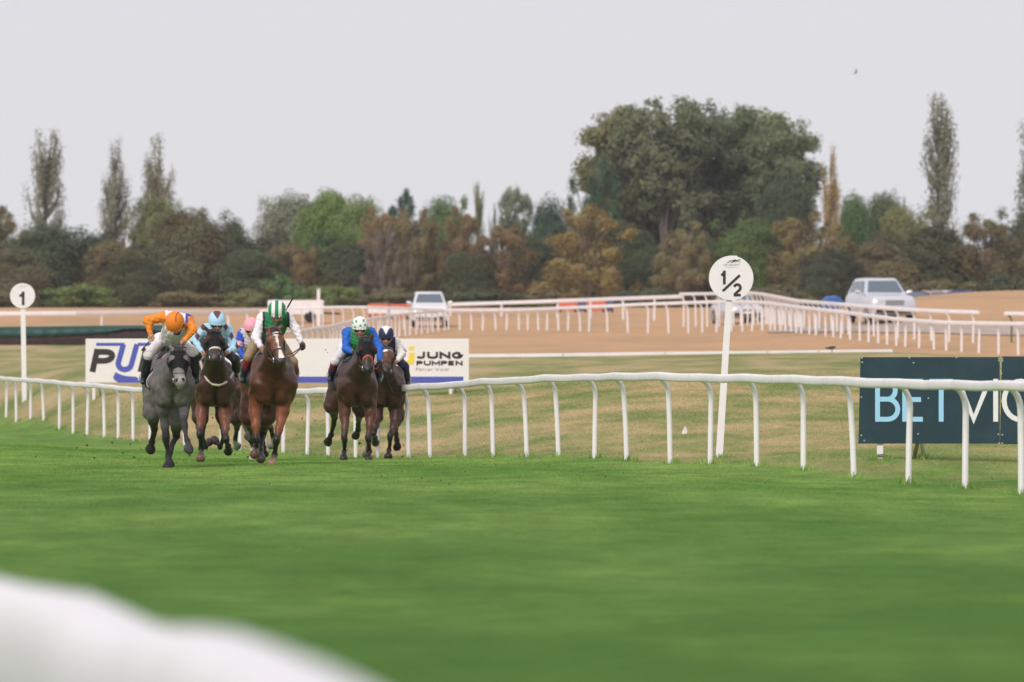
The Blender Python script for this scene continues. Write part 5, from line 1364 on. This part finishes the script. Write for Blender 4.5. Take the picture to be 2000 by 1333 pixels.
# 3 bay with white blaze, rider in green and white striped cap
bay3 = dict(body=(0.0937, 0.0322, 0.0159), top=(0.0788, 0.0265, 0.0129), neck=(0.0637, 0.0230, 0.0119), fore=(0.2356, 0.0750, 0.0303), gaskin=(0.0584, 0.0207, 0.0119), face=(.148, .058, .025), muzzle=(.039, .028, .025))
def blaze(s, l, n, near, V, c):
    star = ((s - .20) / .10) ** 2 + ((l + .0) / .036) ** 2 < 1; strip = (s > .24) & (s < .62) & (np.abs(l - .004) < .013 + .006 * np.sin(s * 21)); snip = (s >= .60) & (s < .93) & (np.abs(l - .012) < .016 + .016 * (s - .6) / .3)
    c[near & (star | strip | snip) & (n > 0.0)] = (.74, .66, .62); return c
h3 = make_horse("bay horse with white blaze and black legs in the middle of the pack", 79.0, 534, 8, 908, bay3,
    dict(fl=dict(p=[(498, 802), (502, 859, -1), (500, 874, 1), (498, 888, -1)], hoof=(.15, .085, .055), sock=None), fr=dict(p=[(552, 806), (542, 860, -1), (535, 888, 1), (531, 906, -1)], band=(.012, .012, .013), hoof=(.33, .20, .13), sock=None),
         hl=dict(p=[(486, 815), (492, 846, 1), (489, 862, 1), (484, 851, 1)]), hr=dict(p=[(520, 815), (512, 846, 1), (511, 880, -1), (511, 897, -1)])),
    dict(poll=(534, 648), muzzle=(551, 707), ears=[(517, 635), (553, 634)], t=1.22, marks=blaze), dict(mane=-1, hair=(.014, .012, .014), cloth=(.012, .016, .045), width=1.0))
def helm3(l, u, f, c):
    m = np.mod((l + .19) / .38, 2) < 1; c[m] = (.015, .22, .085); c[~m] = (.80, .78, .74); c[u < -.18] = (.015, .20, .08); return c
def silk3(V, c, k):
    c[:] = (.80, .76, .79); q = V - k["chest"]; a = q @ k["side"]; m = np.abs(a) < .185; c[m] = (.015, .035, .06); c[np.abs(a) < .155] = (.015, .20, .075); return c
r3 = make_rider(h3, "rider in green and white striped cap with white sleeves", dict(head=(541, 611), sl=(511, 622), sr=(563, 622), el=(500, 660), er=(578, 644), hl=(513, 684), hr=(591, 677, .60), kl=(503, 698), kr=(567, 708), fl=(484, 742), fr=(577, 736), look=(0, -.9, -.5), hip_z=1.80, gloves=(None, (.012, .012, .013)), sag=.03), (.80, .76, .79), (.015, .22, .085), helm3, silk3, breech=(.32, .22, .12), boots=(.03, .032, .042), cuff=(.45, .02, .03))
whip(r3["hl"] + np.array([.02, 0, .02]), at(573, 581, 78.9), "long black whip raised beside the striped green and white cap")
# 4 half-hidden dark bay, rider in pink cap
bay4 = dict(body=(0.0444, 0.0185, 0.0118), fore=(0.0576, 0.0317, 0.0264), face=(.080, .036, .022), points=(.016, .014, .018))
h4 = make_horse("dark bay horse with white socks half hidden behind the blazed one", 91.0, 492, 7, 900, bay4,
    dict(fl=dict(p=[(476, 812), (488, 850, -1), (494, 878, 1), (495, 896, -1)], sock=(.68, .64, .60), hoof=(.45, .38, .3)), fr=dict(p=[(524, 808), (530, 836, -1), (533, 858, 1), (530, 871, 1)], sock=(.6, .58, .56)),
         hl=dict(p=[(462, 815), (460, 838, 1), (456, 864, 1), (462, 873, 1)], sock=(.68, .64, .60)), hr=dict(p=[(508, 815), (508, 846, 1), (514, 876, 1), (516, 888, 1)])),
    dict(poll=(508, 668), muzzle=(512, 716), ears=[(498, 655), (516, 655)], t=1.15), dict(cloth=(.03, .06, .3)))
def silk4(V, c, k):
    c[:] = (.60, .55, .55)
    for s_, e_, h_ in (("sl", "el", "hl"), ("sr", "er", "hr")):
        d, h = pdist((k[s_], k[e_], 0, 0), V); d2, h2 = pdist((k[e_], k[h_], 0, 0), V); m = (np.minimum(d, d2) < .085) & (np.abs((V - k["chest"]) @ k["side"]) > .12); c[m] = (.02, .075, .48)
        m2 = m & (d < .085) & (h > .62) & (h < .92); c[m2] = (.80, .38, .42)
    return c
make_rider(h4, "rider in pink cap with blue sleeves half hidden behind the striped cap", dict(head=(491, 641), sl=(472, 652), sr=(508, 653), el=(465, 680), er=(518, 682), hl=(480, 704), hr=(508, 703), kl=(466, 714), kr=(518, 714), fl=(458, 744), fr=(524, 744), look=(.05, -1, -.35), hip_z=1.76), (.6, .55, .55), (.80, .36, .42), None, silk4, goggles=True)
# 5 dark bay with orange noseband, rider in blue with spotted cap
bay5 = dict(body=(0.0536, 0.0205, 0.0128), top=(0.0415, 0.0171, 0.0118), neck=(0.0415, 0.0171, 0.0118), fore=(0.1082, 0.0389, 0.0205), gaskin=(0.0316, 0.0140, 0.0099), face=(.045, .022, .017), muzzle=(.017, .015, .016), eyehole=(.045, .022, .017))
h5 = make_horse("dark brown horse in black hood with orange noseband, second from right", 88.0, 698, 7, 899, bay5,
    dict(fl=dict(p=[(673.6, 806), (673, 857, -1), (671.5, 882, 1), (671, 898, -1)], hoof=(.016, .015, .016)), fr=dict(p=[(724, 806), (720, 858, -1), (720, 882, 1), (721, 899, -1)], hoof=(.03, .025, .025)),
         hl=dict(p=[(648, 792), (652.5, 816, 1), (646, 850, 1), (640, 866, 1)], hoof=(.016, .015, .016)), hr=dict(p=[(704, 800), (700, 820, 1), (698, 840, 1), (693.5, 853, 1)], hoof=(.03, .026, .026))),
    dict(poll=(714.5, 668), muzzle=(721, 725), ears=[None, (726, 650)], t=1.22), dict(hood=True, hood_end=.52, bands=[("noseband", .66, .010, (.55, .10, .03), -.9), ("browband", .10, .010, BLK, .3)], cloth=(.012, .016, .045)))
def helm5(l, u, f, c):
    c[:] = (.78, .75, .74)
    for a, b in ((-.62, .05), (.05, .30), (.66, .30), (-.45, .72), (.45, .80), (.0, -.9), (.92, -.1), (-.95, .45)):
        m = ((l - a) ** 2 + (u - b) ** 2 < .022) & (f > -.3); c[m] = (.06, .36, .14)
    return c
def silk5(V, c, k):
    c[:] = (.015, .12, .55); q = V - k["chest"]; m = np.abs(q @ k["side"]) < .15; c[m] = (.035, .24, .075); return c
r5 = make_rider(h5, "rider in white cap with green spots and blue sleeves", dict(head=(703, 640), sl=(677, 650), sr=(726, 650), el=(676, 682), er=(741, 680), hl=(694, 690), hr=(741, 711), kl=(676, 706), kr=(738, 706), fl=(652, 740), fr=(741, 742), look=(.03, -1, -.28), hip_z=1.72, gloves=((.03, .02, .02), (.014, .014, .015))), (.015, .12, .55), (.78, .75, .74), helm5, silk5, boots=(.014, .017, .045), cuff=(.30, .01, .05), goggles=True)
whip(r5["hr"] + np.array([.01, -.01, .01]), at(768, 767, 87.8), "thin black whip hanging down from the blue sleeve")
# 6 bay with a star, rider in navy and white cap
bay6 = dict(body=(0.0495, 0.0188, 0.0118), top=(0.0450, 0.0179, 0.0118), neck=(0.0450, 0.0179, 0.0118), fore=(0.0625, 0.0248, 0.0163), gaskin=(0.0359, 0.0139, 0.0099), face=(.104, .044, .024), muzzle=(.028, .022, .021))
def star6(s, l, n, near, V, c):
    c[near & (((s - .20) / .07) ** 2 + ((l + .02) / .04) ** 2 < 1) & (n > .02)] = (.74, .68, .64); return c
h6 = make_horse("bay horse with white star and pale browband, rightmost of the pack", 93.5, 757, 5, 895, bay6,
    dict(fl=dict(p=[(738, 815), (731, 846, -1), (731, 856, 1), (732, 866, 1)]), fr=dict(p=[(774, 815), (763, 853, -1), (760, 880, 1), (758.6, 893, -1)], hoof=(.016, .015, .015)),
         hl=dict(p=[(728, 818), (722, 850, 1), (717, 874, 1), (714.5, 888, 1)], sock=(.3, .26, .24)), hr=dict(p=[(776, 812), (771, 838, 1), (774, 860, 1), (775.5, 875, 1)], hoof=(.016, .015, .015))),
    dict(poll=(755, 686), muzzle=(755, 726), ears=[None, None], t=1.22, marks=star6), dict(bands=[("noseband", .66, .011, BLK, 0.0), ("browband", .08, .011, (.75, .55, .52), .3)], cloth=(.012, .016, .045)))
def helm6(l, u, f, c):
    c[:] = (.018, .025, .085); m = (np.abs(l) < .40 * ((u - .30) / .65).clip(0, 1)) & (f > -.1) | (u > .93); c[m] = (.76, .72, .68); return c
def silk6(V, c, k):
    c[:] = (.74, .70, .66); q = V - k["chest"]; m = np.abs(q @ k["side"]) < .14; c[m] = (.018, .025, .085); return c
make_rider(h6, "rider in navy cap with white point and cream sleeves", dict(head=(754, 657), sl=(735, 668), sr=(774, 669), el=(737, 694), er=(785, 692), hl=(745, 710), hr=(772, 709), kl=(735, 716), kr=(781, 716), fl=(728, 746), fr=(796, 750), look=(.02, -1, -.28), hip_z=1.76), (.74, .70, .66), (.018, .025, .085), helm6, silk6, breech=(.02, .03, .09), boots=(.014, .015, .03), goggles=True)

# ------------------------------------------------------------------ the air between the camera and the trees
mb = MB(); mb.box((0, 290, 23), (420, 640, 50)); hz = mb.build("haze", None); tag(hz, "faint pale haze over the course", "haze", kind="stuff")
hm = bpy.data.materials.new("haze"); hm.use_nodes = True; hm.node_tree.nodes.clear()
ho = hm.node_tree.nodes.new("ShaderNodeOutputMaterial"); hv = hm.node_tree.nodes.new("ShaderNodeVolumePrincipled")
hv.inputs["Color"].default_value = (.95, .95, 1, 1); hv.inputs["Density"].default_value = .00016; hv.inputs["Anisotropy"].default_value = .2
hm.node_tree.links.new(hv.outputs[0], ho.inputs["Volume"]); hz.data.materials.append(hm)

# ------------------------------------------------------------------ small things
def bird(name, loc, span, rz, label, roll=0.0, perched=False):
    root = tag(empty(name, loc, rz), label, "bird"); m = mat("crow_black", (.012, .012, .014), .5)
    mb = MB(); mb.tube([(0, -.22 * span, .01), (0, -.12 * span, .02), (0, .05 * span, 0), (0, .25 * span, -.01), (0, .36 * span, -.01)], [.012 * span, .055 * span, .085 * span, .04 * span, .03 * span], 8); mb.build("body", m, root, 60)
    for sx in (-1, 1):
        up = .35 if not perched else -.05; w = .5 if not perched else .12
        mb = MB(); vs = [(sx * .05 * span, -.1 * span, .03 * span), (sx * w * .5 * span, -.14 * span, up * .5 * span), (sx * w * span, .02 * span, up * span), (sx * w * .6 * span, .12 * span, up * .45 * span), (sx * .05 * span, .14 * span, .02 * span)]
        mb.add(vs + [(x, y, z - .012 * span) for x, y, z in vs], [(0, 1, 2, 3, 4), (9, 8, 7, 6, 5)] + [(i, i + 5, (i + 1) % 5 + 5, (i + 1) % 5) for i in range(5)]); mb.build("wing", m, root)
        if perched:
            mb = MB(); mb.tube([(sx * .03 * span, 0, -.05 * span), (sx * .03 * span, 0, -.22 * span)], .012 * span, 5); mb.build("leg", m, root)
    root.rotation_euler = (0, roll, rz)
    return root
bird("bird", at(1672, 143, 250), .36, .7, "tiny dark bird flying high in the sky at right", -.9)
g = on_ground(1625, 178.5)
bird("bird", (g[0], g[1], g[2] + .14), .62, 1.2, "black bird on the ground by the white edging board", perched=True)
g = on_ground(1337, 92)
lt = tag(empty("paper_scrap", at(1337, 845, 92)), "small white scrap of paper in the grass behind the rail", "litter")
lt.location.z = gz(lt.location.x, lt.location.y)
mb = MB(); mb.add([(-.045, 0, .0), (.04, .02, .0), (.045, .0, .07), (.012, -.01, .13), (-.03, .01, .06), (.0, .05, .03)], [(0, 1, 2, 3, 4), (0, 5, 1), (1, 5, 2), (2, 5, 3), (3, 5, 4), (4, 5, 0)]); mb.build("sheet", BOARDW, lt)
# clods of turf thrown up by the hooves
cr = np.random.default_rng(9); V = []; Fc = []
def clod(c, r_):
    o = len(V) * 0 + sum(len(q) for q in V); d = np.array([(1, 0, 0), (-1, 0, 0), (0, 1, 0), (0, -1, 0), (0, 0, 1), (0, 0, -1)]) * r_ * cr.uniform(.5, 1.4, (6, 1)) + cr.normal(0, r_ * .25, (6, 3))
    V.append(np.array(c) + d); Fc.append(np.array([(0, 2, 4), (2, 1, 4), (1, 3, 4), (3, 0, 4), (2, 0, 5), (1, 2, 5), (3, 1, 5), (0, 3, 5)]) + o)
CL = [(385, 835, 86), (415, 816, 87), (375, 880, 80), (367, 883, 78), (370, 889, 78), (458, 887, 86), (484, 893, 86), (480, 872, 90), (280, 812, 95), (290, 760, 95), (255, 868, 96), (220, 865, 97), (240, 886, 84), (185, 894, 86), (137, 891, 88), (70, 892, 90), (575, 804, 88), (640, 866, 92), (628, 887, 88), (616, 822, 90), (606, 836, 92), (590, 818, 92), (580, 850, 92), (702, 866, 90), (540, 800, 88), (558, 862, 90), (270, 900, 84), (262, 893, 84), (150, 875, 90), (170, 870, 92), (250, 853, 95), (636, 683, 95), (640, 689, 95)]
for px, py, d in CL: clod(at(px, py, d), cr.uniform(.008, .022))
for _ in range(60):
    px, d = cr.uniform(200, 820), cr.uniform(78, 98); p = at(px, 900, d); g = gz(p[0], d); clod((p[0], d, g + abs(cr.normal(0, .22))), cr.uniform(.004, .012))
for _ in range(80):      # torn lumps lying on the turf
    d = cr.uniform(62, 98); px = cr.uniform(150, 1250); p = at(px, 900, d)
    if p[0] < rail_x(d) - .3: clod((p[0], d, gz(p[0], d) + .006), cr.uniform(.005, .013))
me = np_mesh("turf_clods", np.concatenate(V), np.concatenate(Fc)); tag(link("turf_clods", me, mat("clod_soil", (.035, .03, .018), .9)), "dark clods of turf thrown up around the galloping hooves", "turf clods", kind="stuff")
